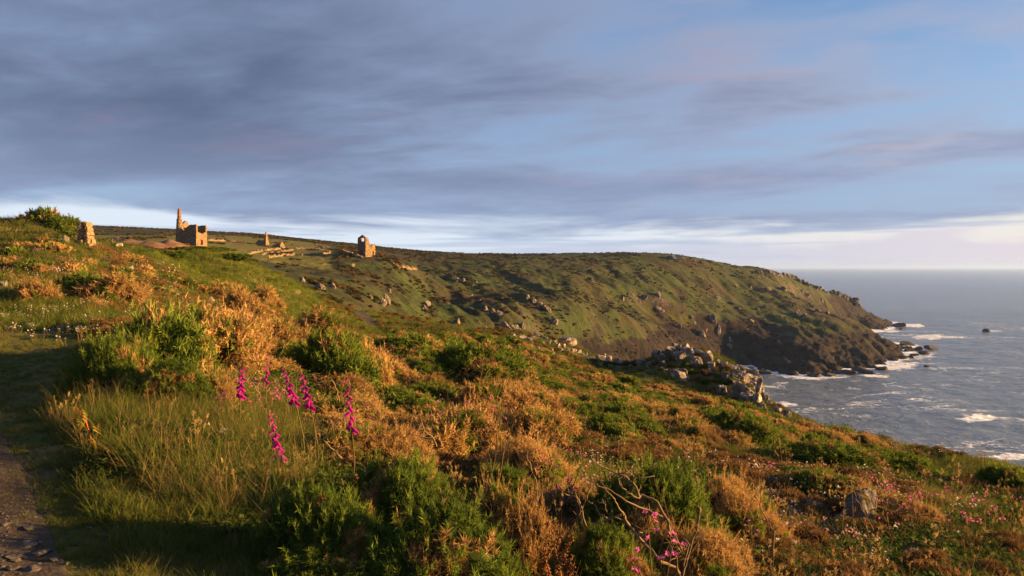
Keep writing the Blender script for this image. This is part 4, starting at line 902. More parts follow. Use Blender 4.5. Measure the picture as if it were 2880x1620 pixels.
# lumpy gorse and heath on the bank, small shrubs in the joints of the outcrop
for _ in range(34):
    px = br.uniform(-20, 560); py = br.uniform(np.interp(px, [0, 250, 400, 560], [665, 715, 745, 790]), np.interp(px, [0, 560], [800, 840])); w = br.uniform(45, 95); kind = 'd' if br.random() < .68 else 'g'
    bush(kind, px, py, w, w * br.uniform(.3, .45), ('small ' if w < 62 else 'broad ' if w > 80 else 'rounded ') + ('golden dry gorse mound' if kind == 'd' else 'green gorse mound') + (' on the flowery bank near the ruined wall' if px < 300 else ' on the flank of the rocky knoll'), 'gorse mounds on the bank')
for _ in range(18):
    px = br.uniform(1830, 2120); py = np.interp(px, [1830, 1930, 2040, 2120], [1020, 1010, 1060, 1110]) + br.uniform(0, 60); w = br.uniform(24, 50); kind = 'g' if br.random() < .7 else 'd'
    bush(kind, px, py, w, w * .4, ('tiny ' if w < 36 else 'small ') + ('green shrub' if kind == 'g' else 'brown shrub') + ' rooted between boulders of the granite outcrop', 'shrubs in the granite outcrop')
bush('g', 188, 668, 80, 46, 'green bush leaning against the ruined wall', None, 34.6, 'wall_bush')
# low gorse added around the frame's lower edge to shade the grass beside it
for px, d, wm in ((700, 2.75, 1.0), (1250, 2.7, 1.1), (1800, 2.9, 1.1), (2350, 3.2, 1.2), (880, 3.75, .9), (1250, 3.8, 1.0)):
    bush('g', px, 1900, wm * FP / d, (.42 if d < 3.5 else .30) * FP / d, 'low gorse bush added at the viewpoint to shade the grass', 'gorse bushes added for shade at the viewpoint', d=d - .3)
# the rest of the slope
cand = []
BM = [('near the reddish rock', 862, 26), ('below the dark earth path', 1040, 52), ('beside the grass verge of the path', 1180, 62), ('under the rocky brow', 1500, 70), ('near the tilted slab', 1620, 80), ('inland of the granite outcrop', 1760, 66), ('at the foot of the granite outcrop', 2020, 50), ('on the open brow over the sea', 2420, 36),
      ('near the long gorse hedge', 2440, 22), ('by the flower meadow', 1850, 15), ('near the half buried pale boulder', 1880, 34), ('around the broad middle gorse', 1340, 24), ('behind the tall straight foxglove', 1040, 16), ('by the pink campions in brown gorse', 1330, 12), ('in front of the green mound', 760, 36), ('halfway to the rocky brow', 1450, 40), ('on the brow by the white flowers', 2800, 15)]
for _ in range(5000):
    px = br.uniform(560, 2960); crest = np.interp(px, [560, 700, 900, 1050, 1300, 1450, 1550, 1800, 2000, 2150, 2400, 2900], [900, 930, 960, 960, 945, 962, 1005, 1090, 1130, 1175, 1245, 1365])
    py = crest + (1500 - crest) * br.random() ** 1.5
    if py < crest + 6 or (px > 1850 and py > 1330) or (px < 900 and py > 1060) or py > 1280: continue
    cand.append((px, py))
cand = np.array(cand); cd = ground_at(cand[:, 0], cand[:, 1], 110); placed = 0; nb = [[], []]
for (px, py), d in zip(cand, cd):
    x = (px - 1440) / FP * d; wm = br.uniform(.55, 1.35) * (1 + .5 * min(1, d / 45))
    f_ = perlin(x / 5.0, d / 7.0, 3)
    kind = 'g' if f_ + br.uniform(-.35, .35) > 0.0 else 'd'
    if any((x - a) ** 2 + (d + .3 * wm - b) ** 2 < (r * .74 + wm * .28) ** 2 for a, b, r in BUSHES): continue
    if smooth_box(px, 990, 1130, 10) > .5 and 60 < d < 90: continue
    if len(nb[kind == 'd']) > 185: continue
    hm = wm * br.uniform(.28, .48); nb[kind == 'd'].append(1)
    nn = min(BUSHES, key=lambda b: (b[0] - x) ** 2 + (b[1] - d) ** 2); tch = 'crowded by others' if math.hypot(nn[0] - x, nn[1] - d - .3 * wm) < nn[2] + wm * .42 else 'standing clear'
    lab = ('large' if wm > 1.45 else 'small' if wm < .85 else 'middling') + ' ' + ('flat' if hm / wm < .35 else 'domed' if hm / wm > .42 else 'rounded') + (' green gorse bush ' if kind == 'g' else ' brown gorse bush ') + tch + ' ' + near_mark(px, d, BM)
    bush(kind, px, py, wm * FP / d, hm * FP / d, lab, GG if kind == 'g' else GD, d=d)
    placed += 1
    if placed > 360: break

# dead branches standing in front of the green gorse
def px3(px, py, d): return Vector(((px - 1440) / FP * d, d, -(py - HZ) / FP * d))
def dead_branch(label, lines, d0, o0=(1480, 1240), sc=.2623, drift=.12):
    root_p = px3(o0[0] + lines[0][1][0][0] * sc, o0[1] + lines[0][1][0][1] * sc, d0); g = random.Random(8)
    ro = empty('dead_branch', root_p); tag(ro, label, 'branch')
    for r, pts in lines:
        dd = d0 + g.uniform(-drift, drift); mb = MB(); P_ = []
        for i, (a, b) in enumerate(pts):
            dd += g.uniform(-.05, .05); P_.append(px3(o0[0] + a * sc, o0[1] + b * sc, dd) - root_p)
        Q = []
        for i in range(len(P_) - 1):
            for t in (0, .33, .66): Q.append(P_[i].lerp(P_[i + 1], t) + Vector((g.gauss(0, .004), g.gauss(0, .004), g.gauss(0, .004))))
        Q.append(P_[-1]); n = len(Q); r = r * .78; mb.tube(Q, [r * (1 - .62 * i / n) * g.uniform(.88, 1.1) for i in range(n)], 7)
        for i in range(2, n - 1, 3):
            if g.random() < .55:
                dr = Vector((g.gauss(0, 1), g.gauss(0, .6), g.gauss(.4, .8))).normalized(); L = g.uniform(.05, .14)
                mb.tube([Q[i], Q[i] + dr * L * .5 + Vector((0, 0, .01)), Q[i] + dr * L], [r * .35, r * .25, r * .1], 4)
        obj('limb', mb.mesh('limb', [M['wood']], True), ro)
dead_branch('bare forked gorse branches arching over the bright rounded gorse', [
 (.021, [(1650, 1560), (1640, 1440), (1600, 1350), (1440, 1300), (1300, 1130), (1130, 950), (1060, 840), (1050, 790), (870, 840), (780, 885)]),
 (.016, [(1560, 1050), (1540, 930), (1500, 820), (1400, 660), (1250, 590), (1190, 610), (1090, 550), (1000, 490), (985, 400), (1060, 350), (1140, 270)]),
 (.011, [(1215, 600), (1140, 450), (1040, 370), (920, 330), (800, 270), (690, 175)]),
 (.012, [(1500, 830), (1390, 790), (1280, 740), (1080, 650), (900, 520), (740, 465)]),
 (.010, [(880, 830), (800, 790), (730, 700), (650, 640), (680, 540), (710, 400)]),
 (.009, [(1050, 790), (1000, 730), (950, 650), (930, 590), (830, 540)]), (.007, [(870, 790), (840, 690), (800, 610)]), (.008, [(1190, 600), (1210, 530), (1230, 470)]), (.007, [(1140, 450), (1200, 390), (1380, 375)])], 4.75)
dead_branch('upright bare twig beside the bright rounded gorse', [(.012, [(1660, 1500), (1690, 1380), (1730, 1250), (1790, 1060), (1840, 930), (1870, 720)]), (.008, [(1620, 1400), (1610, 1240), (1540, 1120), (1490, 1050)]), (.006, [(1800, 1030), (1900, 960)])], 4.6)
dead_branch('thin leaning bare stems between the pink flowers and green gorse', [(.011, [(300, 1400), (390, 1100), (480, 950), (600, 740), (640, 620), (680, 540)]), (.009, [(600, 735), (540, 600), (440, 580), (370, 540), (340, 420)]), (.008, [(640, 900), (600, 740), (540, 640), (530, 520)]), (.007, [(120, 640), (100, 420), (40, 240), (0, 170)]), (.006, [(100, 420), (60, 320), (150, 270)]), (.010, [(380, 1270), (200, 1250), (180, 1180), (100, 1130)])], 4.9)
dead_branch('thick sunlit gorse limb lying across the dry gorse near the leaning foxglove', [(.020, [(940, 690), (840, 610), (700, 560), (640, 580), (560, 590), (480, 550)]), (.011, [(700, 560), (620, 480), (560, 420)]), (.010, [(690, 600), (640, 660), (550, 700)]), (.009, [(620, 800), (560, 710), (490, 640)]), (.012, [(1420, 470), (1380, 410), (1300, 400), (1200, 370)]), (.010, [(1420, 470), (1400, 420), (1320, 350), (1290, 240)])], 6.2, (700, 1080), .3727)
dead_branch('bare hooked branch over the dark green gorse by the foxgloves', [(.012, [(1230, 620), (1215, 570), (1180, 440), (1135, 340), (1000, 350), (900, 310), (850, 250)]), (.007, [(1000, 350), (900, 380), (840, 450)])], 8.6, (700, 1000), .207)
dead_branch('forked dead stem rising beside the leaning foxglove', [(.014, [(260, 800), (200, 720), (130, 620), (150, 530), (90, 450), (60, 380), (0, 340)]), (.009, [(150, 530), (250, 480), (290, 430)]), (.009, [(290, 700), (320, 600), (320, 540)]), (.008, [(90, 450), (140, 370)])], 8.2, (700, 1000), .207)
dead_branch('arching bare shoot in front of the large pointed boulder', [(.007, [(1440, 1100), (1370, 980), (1310, 870), (1280, 790), (1250, 760), (1310, 720), (1360, 740)])], 6.6, (1920, 1080), .3727)
dead_branch('forked bare twig standing in the dry gorse by the flower carpet', [(.010, [(680, 1300), (690, 1110), (640, 1050), (590, 930), (545, 850)]), (.006, [(690, 1110), (740, 1070)]), (.006, [(590, 860), (600, 740), (595, 640)]), (.006, [(640, 1040), (560, 1010)])], 5.2, (1920, 1080), .3727)
dead_branch('bare twig at the edge of the bright rounded gorse by the dry gorse', [(.011, [(0, 1380), (30, 1270), (90, 1140), (120, 1030), (135, 930)]), (.006, [(90, 1150), (150, 1110)]), (.006, [(30, 1230), (0, 1190)])], 4.7, (1920, 1080), .3727)

# ------------------------------------------------------------------ flowering plants
def bell(mb, p, d, L, r, mi=0):
    d = d.normalized(); pts = [p, p + d * L * .25, p + d * L * .7, p + d * L]; mb.tube(pts, [r * .35, r * .75, r * .9, r * 1.15], 7, mi, False)
fg = random.Random(4)
def foxglove(px, py_top, py_bot, py_root, d, lean, label, w=1.0, thin=False):
    K = d / FP; H = (py_bot - py_top) * K
    ground = pos(np.array([float(px) + lean * (py_root - py_bot)]), np.array([d]))[0]
    base = Vector(ground); top = px3(px - lean * (py_bot - py_top) * .5, py_top - 25, d); bot = px3(px + lean * (py_bot - py_top) * .5, py_bot, d)
    root = empty('foxglove', base); tag(root, label, 'foxglove', 'foxgloves in the long grass')
    mb = MB(); mid = bot.lerp(base, .5) + Vector((.02, 0, 0)); mb.tube([Vector((0, 0, -.03)), mid - base, bot - base, top - base], [.006, .0055, .005, .002], 6)
    obj('stem', mb.mesh('stem', [M['stem']], True), root)
    n = 9 if thin else fg.randint(14, 20)
    for i in range(n):
        t = i / (n - 1); c = bot.lerp(top, t * .86) - base; a = i * 2.4 + fg.uniform(-.3, .3); s = (1 - .62 * t) * w
        dr = Vector((math.cos(a) * .8, math.sin(a) * .55 - .35, -.75 + .3 * t)); mb = MB()
        bell(mb, c, dr, .066 * s * fg.uniform(.85, 1.12), .0200 * s); obj('bell', mb.mesh('bell', [M['purple' if fg.random() < .4 else 'foxglove']], True), root)
    mb = MB()
    for i in range(9): q = bot.lerp(top, .84 + .02 * i) - base; mb.tube([q, q + Vector((fg.uniform(-.012, .012), -.008, .006))], [.005, .003], 5)
    obj('buds', mb.mesh('buds', [M['stem']], True), root)
    for k in range(5):
        a = fg.uniform(0, 6.28); L = fg.uniform(.12, .22); o = Vector((math.cos(a), math.sin(a), .6)).normalized(); s = Vector((-math.sin(a), math.cos(a), 0)) * L * .18
        v = [Vector((0, 0, .02 + .03 * k)), o * L * .5 + s, o * L * .55 - s, o * L - Vector((0, 0, .05))]
        obj('leaf', mesh_np('leaf', np.array([q[:] for q in v]), [(0, 1, 3), (0, 3, 2)], False, [M['bramble']]), root)
foxglove(681, 1040, 1108, 1230, 6.6, -.15, 'short upright magenta foxglove above the pink campions')
foxglove(812, 1045, 1128, 1240, 6.3, .45, 'purple foxglove leaning with a single low bell on its stem')
foxglove(858, 1058, 1140, 1260, 6.2, .35, 'purple foxglove close beside the leaning one with a low bell')
foxglove(981, 1065, 1202, 1290, 6.0, .12, 'tall straight magenta foxglove in front of dry gorse')
foxglove(772, 1170, 1280, 1350, 5.6, .32, 'drooping magenta foxglove beside the thick sunlit gorse limb')
foxglove(752, 1008, 1072, 1200, 7.4, -.1, 'thin sparse foxglove partly hidden behind forked stems', .8, True)

def campion_meshes(seed):
    g = random.Random(seed); H = g.uniform(.26, .42); mb = MB(); heads = []
    for k in range(g.randint(2, 4)):
        a = g.uniform(0, 6.28); tip = Vector((math.cos(a) * H * .22, math.sin(a) * H * .22, H * g.uniform(.7, 1.05))); mid = tip * .5 + Vector((g.uniform(-.02, .02), 0, .02))
        mb.tube([Vector((0, 0, -.03)), mid, tip], [.0017, .0014, .001], 4)
        for j in range(g.randint(2, 4)):
            q = tip + Vector((g.uniform(-.035, .035), g.uniform(-.03, .03), g.uniform(-.06, .02))); mb.tube([mid.lerp(tip, .7), q], [.001, .0008], 3); heads.append(q)
    for k in range(6):
        a = g.uniform(0, 6.28); z = g.uniform(.02, H * .5); L = g.uniform(.04, .07); o = Vector((math.cos(a), math.sin(a), .3)); s = Vector((-math.sin(a), math.cos(a), 0)) * .011; b = Vector((0, 0, z))
        mb.add([b[:], (b + o * L * .5 + s)[:], (b + o * L)[:], (b + o * L * .5 - s)[:]], [(0, 1, 2, 3)])
    return mb.mesh('stems', [M['stem']], True), heads
def flower_mesh(name, r, mat, petals=5, cup=.35, seed=1):
    g = random.Random(seed); mb = MB()
    for i in range(petals):
        a = i * math.tau / petals; c, s = math.cos(a), math.sin(a); u = Vector((c, s, cup)); w = Vector((-s, c, 0))
        p0 = Vector((0, 0, 0)); p1 = u * r * .6 + w * r * .38; p2 = u * r + w * r * .22; p3 = u * r - w * r * .22; p4 = u * r * .6 - w * r * .38
        mb.add([p0[:], p1[:], p2[:], p3[:], p4[:]], [(0, 1, 2, 3, 4)])
    mb.tube([Vector((0, 0, -r * .9)), Vector((0, 0, -r * .4)), Vector((0, 0, 0))], [r * .16, r * .26, r * .2], 5, 1)
    return mb.mesh(name, [mat, M['stem']], False)
CAMP = [campion_meshes(200 + i) for i in range(5)]; PETAL = flower_mesh('flower', .017, M['pink'])
cg = random.Random(12)
def campion(px, py_head, d, label, group, s=1.0):
    g0 = pos(np.array([float(px)]), np.array([d]))[0]; hz = -(py_head - HZ) / FP * d; H = min(max(hz - g0[2], .22), .95); k = cg.randrange(5); me, heads = CAMP[k]
    hm = max(q.z for q in heads); sc = H / hm
    o = empty('campion', g0, cg.uniform(0, 6.28), sc); tag(o, label, 'flower', group)
    obj('stems', me, o)
    for q in heads: obj('flower', PETAL, o, q, (cg.uniform(-.9, .9), cg.uniform(-.9, .9), cg.uniform(0, 6)), .8 * s / sc)
for _ in range(30):
    campion(cg.uniform(590, 790), cg.uniform(1055, 1215), cg.uniform(7.0, 9.8), 'pink campion in the long grass among the foxgloves', 'pink campions among the foxgloves')
for a in ((1280, 1120), (1300, 1140), (1335, 1150), (1350, 1165), (1345, 1190), (1318, 1135), (1360, 1150), (1275, 1140), (1325, 1175), (1040, 1135), (1390, 1100), (1410, 1088)):
    campion(a[0], a[1], 9.0, 'pink campion growing through brown gorse in the middle of the heath', 'pink campions in the brown gorse')
for a in ((1566, 1287), (1572, 1335), (1563, 1374), (1586, 1340), (1585, 1250)):
    campion(a[0], a[1], 6.2, 'bright pink campion standing alone before the flower meadow', 'pink campions before the flower meadow')
campion(1815, 1460, 4.1, 'pink campion against the bare forked branches', None, 1.4); campion(1845, 1455, 4.15, 'pink campion beside another against the bare forked branches', None, 1.4)
campion(1795, 1590, 4.2, 'low pink campion beneath the bare forked branches', None)
campion(2115, 1445, 6.0, 'pink campion in the dry gorse below the line of stones', None); campion(2180, 1300, 12, 'pink campion by itself near the long gorse hedge', None)
for _ in range(30):
    px = cg.uniform(2430, 2900); campion(px, np.interp(px, [2430, 2640, 2900], [1345, 1400, 1480]) + cg.gauss(0, 40), cg.uniform(7.2, 11.5), 'pink campion in the flowery grass beyond the pointed boulder', 'pink campions beyond the pointed boulder')

def leafy_stem(name, label, px, py_top, d, mats, n, H=None, seed=1, leafL=.06):
    g = random.Random(seed); b = pos(np.array([float(px)]), np.array([d]))[0]; H = H or (-(py_top - HZ) / FP * d - b[2])
    o = empty(name, b); tag(o, label, 'plant'); mb = MB(); ctr = [Vector((0, 0, -.03)), Vector((.03, 0, H * .4)), Vector((-.02, .01, H * .75)), Vector((-.10, 0, H))]; mb.tube(ctr, [.008, .007, .005, .002], 6)
    obj('stem', mb.mesh('stem', [mats[0]], True), o)
    for i in range(n):
        t = .22 + .76 * i / n; c = ctr[1].lerp(ctr[3], t); a = i * 2.2; L = leafL * (1.25 - .8 * t); u = Vector((math.cos(a), math.sin(a), .1)); w = Vector((-math.sin(a), math.cos(a), 0)) * L * .17
        v = [c, c + u * L * .45 + w + Vector((0, 0, .012)), c + u * L - Vector((0, 0, L * .35)), c + u * L * .45 - w + Vector((0, 0, .012))]
        obj('leaf', mesh_np('leaf', np.array([q[:] for q in v]), [(0, 1, 2, 3)], False, [mats[1]]), o)
leafy_stem('willowherb', 'yellow-leaved plant with a red stem rising from the dark long grass', 245, 1140, 5.6, (M['redstem'], M['yleaf']), 30, None, 2, .11)
leafy_stem('willowherb', 'smaller yellow-leaved plant beside the red-stemmed one in the long grass', 288, 1235, 5.4, (M['stem'], M['yleaf']), 18, None, 3, .08)
def dock(px, py_top, d, label, seed):
    g = random.Random(seed); b = pos(np.array([float(px)]), np.array([d]))[0]; H = -(py_top - HZ) / FP * d - b[2]; o = empty('dock', b); tag(o, label, 'plant', 'russet dock stalks'); mb = MB()
    mb.tube([Vector((0, 0, -.03)), Vector((.02, 0, H * .5)), Vector((-.04, 0, H))], [.006, .005, .002], 5); obj('stem', mb.mesh('stem', [M['russet']], True), o)
    for k in range(5):
        t = .4 + .12 * k; c = Vector((-.04 * t, 0, H * t)); a = g.uniform(0, 6.28); e = c + Vector((math.cos(a) * .05, math.sin(a) * .05, .12)); mb = MB(); mb.tube([c, e], [.003, .001], 4)
        for j in range(26):
            q = c.lerp(e, .2 + .8 * j / 26) + Vector((g.gauss(0, .010), g.gauss(0, .010), g.gauss(0, .008))); v0, f0 = ICO1; mb.add(v0 * .0065 + np.array(q[:]), f0)
        obj('seed_head', mb.mesh('seed_head', [M['russet']], False), o)
dock(1570, 1500, 4.0, 'russet dock stalk with seed heads beside the dark green gorse clump', 1); dock(1600, 1545, 4.05, 'second russet dock stalk next to the one by the green clump', 2); dock(1548, 1560, 4.1, 'low russet dock stalk under the leaning bare stems', 3)

# two gulls over the cove
def gull(px, py, d, rz, roll, label):
    o = empty('gull', px3(px, py, d), rz); tag(o, label, 'gull', 'gulls over the cove'); mb = MB()
    mb.tube([Vector((0, -.26, 0)), Vector((0, -.18, .01)), Vector((0, -.02, .015)), Vector((0, .14, .01)), Vector((0, .30, 0))], [.012, .05, .075, .055, .012], 8); obj('body', mb.mesh('body', [M['gull']], True), o)
    mb = MB(); mb.tube([Vector((0, -.25, .0)), Vector((0, -.31, -.005))], [.012, .004], 5); obj('beak', mb.mesh('beak', [M['yleaf']], True), o)
    for s in (-1, 1):
        v = [(0.04 * s, -.12, .02), (.04 * s, .06, .02), (.32 * s, -.18, .16 + roll * s), (.32 * s, -.01, .15 + roll * s), (.70 * s, .06, .08 + roll * 2 * s), (.60 * s, -.08, .12 + roll * 2 * s)]
        v += [(a, b, c - .012) for a, b, c in v]; f = [(0, 1, 3, 2), (2, 3, 4, 5), (6, 8, 9, 7), (8, 11, 10, 9), (0, 2, 8, 6), (1, 7, 9, 3), (2, 5, 11, 8), (3, 9, 10, 4), (4, 10, 11, 5)]
        obj('wing', mesh_np('wing', np.array(v), f, False, [M['gull']]), o)
gull(2190, 1083, 74, .9, .1, 'larger looking white gull gliding over the cove past the outcrop'); gull(2203, 1089, 100, 1.1, -.1, 'second white gull flying just behind the other over the cove')
# ------------------------------------------------------------------ ground cover (nobody could count it)
PROTO = bpy.data.collections.new('ground_cover_models')          # models only, not linked to the scene
def proto(name, me):
    o = bpy.data.objects.new(name, me); PROTO.objects.link(o); return o
def blades(seed, n, L, wd, spread, bend, mat, segs=3, lean=.25):
    g = np.random.default_rng(seed); V, F, k = [], [], 0
    for i in range(n):
        a = g.uniform(0, 6.28); r = spread * math.sqrt(g.random()); b = np.array([r * math.cos(a), r * math.sin(a), -.01]); l = L * g.uniform(.55, 1.15); dr = g.uniform(0, 6.28); ln = lean * g.uniform(.2, 1.2); bd = bend * g.uniform(.2, 1.3)
        out = np.array([math.cos(dr), math.sin(dr), 0]); sd = np.array([-math.sin(dr), math.cos(dr), 0])
        for s in range(segs + 1):
            t = s / segs; p = b + out * l * (ln * t + bd * t * t) + np.array([0, 0, l * (t - .35 * bd * t * t)]); w = wd * (1 - t * .92) * .5
            V += [p - sd * w, p + sd * w]
        for s in range(segs): F.append((k + 2 * s, k + 2 * s + 1, k + 2 * s + 3, k + 2 * s + 2))
        k += 2 * (segs + 1)
    return mesh_np('tuft', np.array(V), np.array(F), True, [mat])
def stalks(seed, n, H, mat_stem, mat_head, head=.06, spread=.08):
    g = random.Random(seed); mb = MB()
    for i in range(n):
        a = g.uniform(0, 6.28); b = Vector((math.cos(a), math.sin(a), 0)) * spread * g.random(); h = H * g.uniform(.6, 1.15); t = b + Vector((g.gauss(0, .14) * h, g.gauss(0, .14) * h, h)); m_ = b.lerp(t, .5) + Vector((0, 0, .04 * h)); mb.tube([b, m_, t], [.0022, .0018, .0012], 3, 0, False)
        for j in range(9):
            q = m_.lerp(t, 1 - head / h * j / 6); w = Vector((g.gauss(0, .008), g.gauss(0, .008), .014)); mb.add([q[:], (q + w + Vector((.004, 0, 0)))[:], (q + w * 1.7)[:], (q + w - Vector((.004, 0, 0)))[:]], [(0, 1, 2, 3)], 1)
    return mb.mesh('stalks', [mat_stem, mat_head], False)
def clump(seed, mat, cmat, nt, per, ln, wd, flat=.8):
    g = np.random.default_rng(seed); c, rad = lobes(g, 6, flat); p, n = shell_points(g, c, rad, nt); v1, f1 = spikes(g, p, n, per, ln, wd, 1.0, .3); v2, f2 = core(c, rad, .8); V, F, MI = join([(v1, f1, 0), (v2, f2, 1)])
    return mesh_np('clump', V, F, False, [mat, cmat], MI)
def leaves(seed, n, mat, r=.3, L=.05):
    g = np.random.default_rng(seed); V, F = [], []
    for i in range(n):
        a = g.uniform(0, 6.28); rr_ = r * math.sqrt(g.random()); c = np.array([rr_ * math.cos(a), rr_ * math.sin(a), .02 + .10 * g.random() * (1 - rr_ / r * .6)]); u = unit(g.normal(size=3) * np.array([1, 1, .35])); w = unit(np.cross(u, g.normal(size=3) * .4 + np.array([0, 0, 1]))); l = L * g.uniform(.6, 1.2)
        V += [c - u * l * .5, c + w * l * .3, c + u * l * .5, c - w * l * .3]; F.append((4 * i, 4 * i + 1, 4 * i + 2, 4 * i + 3))
    return mesh_np('leaves', np.array(V), np.array(F), False, [mat])
def blooms(seed, n, H, spread, mat, r):
    g = random.Random(seed); mb = MB()
    for i in range(n):
        a = g.uniform(0, 6.28); q = spread * math.sqrt(g.random()); b = Vector((math.cos(a) * q, math.sin(a) * q, 0)); t = b + Vector((g.gauss(0, .02), g.gauss(0, .02), H * g.uniform(.6, 1.1))); mb.tube([b, t], [.0018, .0014], 3, 1, False)
        for k in range(5):
            e = k * 1.2566 + g.random(); u = Vector((math.cos(e) * .8, math.sin(e) * .8, g.uniform(-.5, 1.0))) * r; w = Vector((-math.sin(e), math.cos(e), 0)) * r * .5; mb.add([t[:], (t + u * .6 + w)[:], (t + u)[:], (t + u * .6 - w)[:]], [(0, 1, 2, 3)])
    return mb.mesh('blooms', [mat, M['stem']], False)
def scatter(name, label, cat, pts, scl, protos, tilt=.15, seed=1, zrot=True):
    g = np.random.default_rng(seed); n = len(pts); o0 = np.array(pts).mean(0)
    me = bpy.data.meshes.new(name); me.vertices.add(n); me.vertices.foreach_set('co', (np.asarray(pts) - o0).astype(np.float32).ravel())
    rot = np.stack([g.normal(0, tilt, n), g.normal(0, tilt, n), g.uniform(0, 6.28, n)], -1)
    for nm, a, ty, key in (('rot', rot, 'FLOAT_VECTOR', 'vector'), ('scl', np.asarray(scl), 'FLOAT_VECTOR', 'vector')):
        at_ = me.attributes.new(nm, ty, 'POINT'); at_.data.foreach_set(key, a.astype(np.float32).ravel())
    at_ = me.attributes.new('pick', 'INT', 'POINT'); at_.data.foreach_set('value', g.integers(0, len(protos), n).astype(np.int32))
    col = bpy.data.collections.new(name + '_models')
    for p in protos: col.objects.link(p)
    o = obj(name, me, loc=o0); t = bpy.data.node_groups.new(name, 'GeometryNodeTree')
    t.interface.new_socket('Geometry', in_out='INPUT', socket_type='NodeSocketGeometry'); t.interface.new_socket('Geometry', in_out='OUTPUT', socket_type='NodeSocketGeometry')
    gi = t.nodes.new('NodeGroupInput'); go = t.nodes.new('NodeGroupOutput'); ip = t.nodes.new('GeometryNodeInstanceOnPoints'); ci = t.nodes.new('GeometryNodeCollectionInfo')
    ci.inputs[0].default_value = col; ci.inputs['Separate Children'].default_value = True; ci.inputs['Reset Children'].default_value = True
    ip.inputs['Pick Instance'].default_value = True
    def na(nm, ty):
        a = t.nodes.new('GeometryNodeInputNamedAttribute'); a.data_type = ty; a.inputs[0].default_value = nm; return a.outputs[0]
    t.links.new(gi.outputs[0], ip.inputs['Points']); t.links.new(ci.outputs[0], ip.inputs['Instance']); t.links.new(na('pick', 'INT'), ip.inputs['Instance Index'])
    eu = t.nodes.new('FunctionNodeEulerToRotation'); t.links.new(na('rot', 'FLOAT_VECTOR'), eu.inputs[0]); t.links.new(eu.outputs[0], ip.inputs['Rotation']); t.links.new(na('scl', 'FLOAT_VECTOR'), ip.inputs['Scale']); t.links.new(ip.outputs[0], go.inputs[0])
    md = o.modifiers.new('scatter', 'NODES'); md.node_group = t
    return tag(o, label, cat, kind='stuff')
G5 = np.random.default_rng(77)
def sample(n, d0, d1, px0=-300, px1=3450, power=1.0):
    """points over the ground, denser near by: uniform in column and in log depth"""
    px = G5.uniform(px0, px1, n); d = np.exp(math.log(d0) + (math.log(d1) - math.log(d0)) * G5.random(n) ** power); return px, d
def rowof(px, d, z): return HZ - z / d * FP
def on_path(px, d): return (px < PATH_R(d) + 8 - 150 * G5.random(np.shape(px)) ** 3) & (d < 9.5)
def on_path2(px, d): return (np.abs(px - np.interp(d, ds2, pc)) < np.interp(d, ds2, pw) * 1.1) & (d > 60) & (d < 88)
def trodden(px, d): return ((px < np.interp(d, [2, 4, 5.5, 7, 10, 14, 20], [500, 330, 190, 130, 200, 260, 200])) & (d < 20))
def inbush(x, y, k=.72):
    hit = np.zeros(len(x), bool)
    for a, b, r in BUSHES:
        hit |= (x - a) ** 2 + (y - b) ** 2 < (r * k) ** 2
    return hit
def onrock(x, y):
    hit = np.zeros(len(x), bool)
    for a, b, r in NEAR_ROCKS: hit |= (x - a) ** 2 + (y - b) ** 2 < r * r
    return hit
def spots(n, d0, d1, keep, px0=-300, px1=3450, power=1.0, avoid=True):
    px, d = sample(n, d0, d1, px0, px1, power); x = (px - 1440) / FP * d
    k = keep(px, d, x) & ~on_path2(px, d)
    k &= ~onrock(x, d)
    if avoid: k &= ~inbush(x, d)
    px, d = px[k], d[k]; return pos(px, d), px, d
def s3(n, lo, hi, hz=(.8, 1.2)):
    s = G5.uniform(lo, hi, n); return np.stack([s, s, s * G5.uniform(*hz, n)], -1)
TURF = [proto('turf_tuft', blades(i, 34, .075, .0042, .07, .5, M['turf'], 2, .6)) for i in range(3)]
TURFG = [proto('green_turf_tuft', blades(10 + i, 34, .095, .0045, .07, .5, M['grass'], 2, .5)) for i in range(3)]
LONG = [proto('long_tuft', blades(20 + i, 20, .40, .0062, .08, .65, M['grass'], 4, .45)) for i in range(4)] + [proto('long_tuft', blades(26 + i, 12, .44, .0045, .09, .6, M['straw'], 4, .5)) for i in range(2)]
STRAWB = [proto('straw_tuft', blades(30 + i, 16, .30, .0040, .07, .4, M['straw'], 3, .4)) for i in range(3)]
STALK = [proto('stalk', stalks(40 + i, 6, .42, M['straw'], M['straw'])) for i in range(3)]
RSTALK = [proto('red_stalk', stalks(46 + i, 4, .36, M['russet'], M['russet'])) for i in range(2)]
HEATH = [proto('heath_clump', clump(50 + i, M['heather'], M['drycore'], 260, 7, .08, .016)) for i in range(3)]
BRAM = [proto('bramble_patch', leaves(60 + i, 150, M['bramble'])) for i in range(3)]
SCRUB = [proto('scrub_clump', clump(70 + i, M['scrub'], M['drycore'], 110, 5, .16, .06, .7)) for i in range(3)] + [proto('scrub_clump', clump(76, M['heather'], M['drycore'], 110, 5, .16, .06, .7))]
WHITE = [proto('white_blooms', blooms(80 + i, 7, .11, .10, M['white'], .0105)) for i in range(3)]
THRIFT = [proto('thrift_blooms', blooms(84 + i, 16, .09, .14, M['thrift'], .013)) for i in range(3)]
PEB = [proto('pebble', rock_mesh('pebble', 300 + i, M['slate'], 8, 0, .05, ICO1)) for i in range(4)]

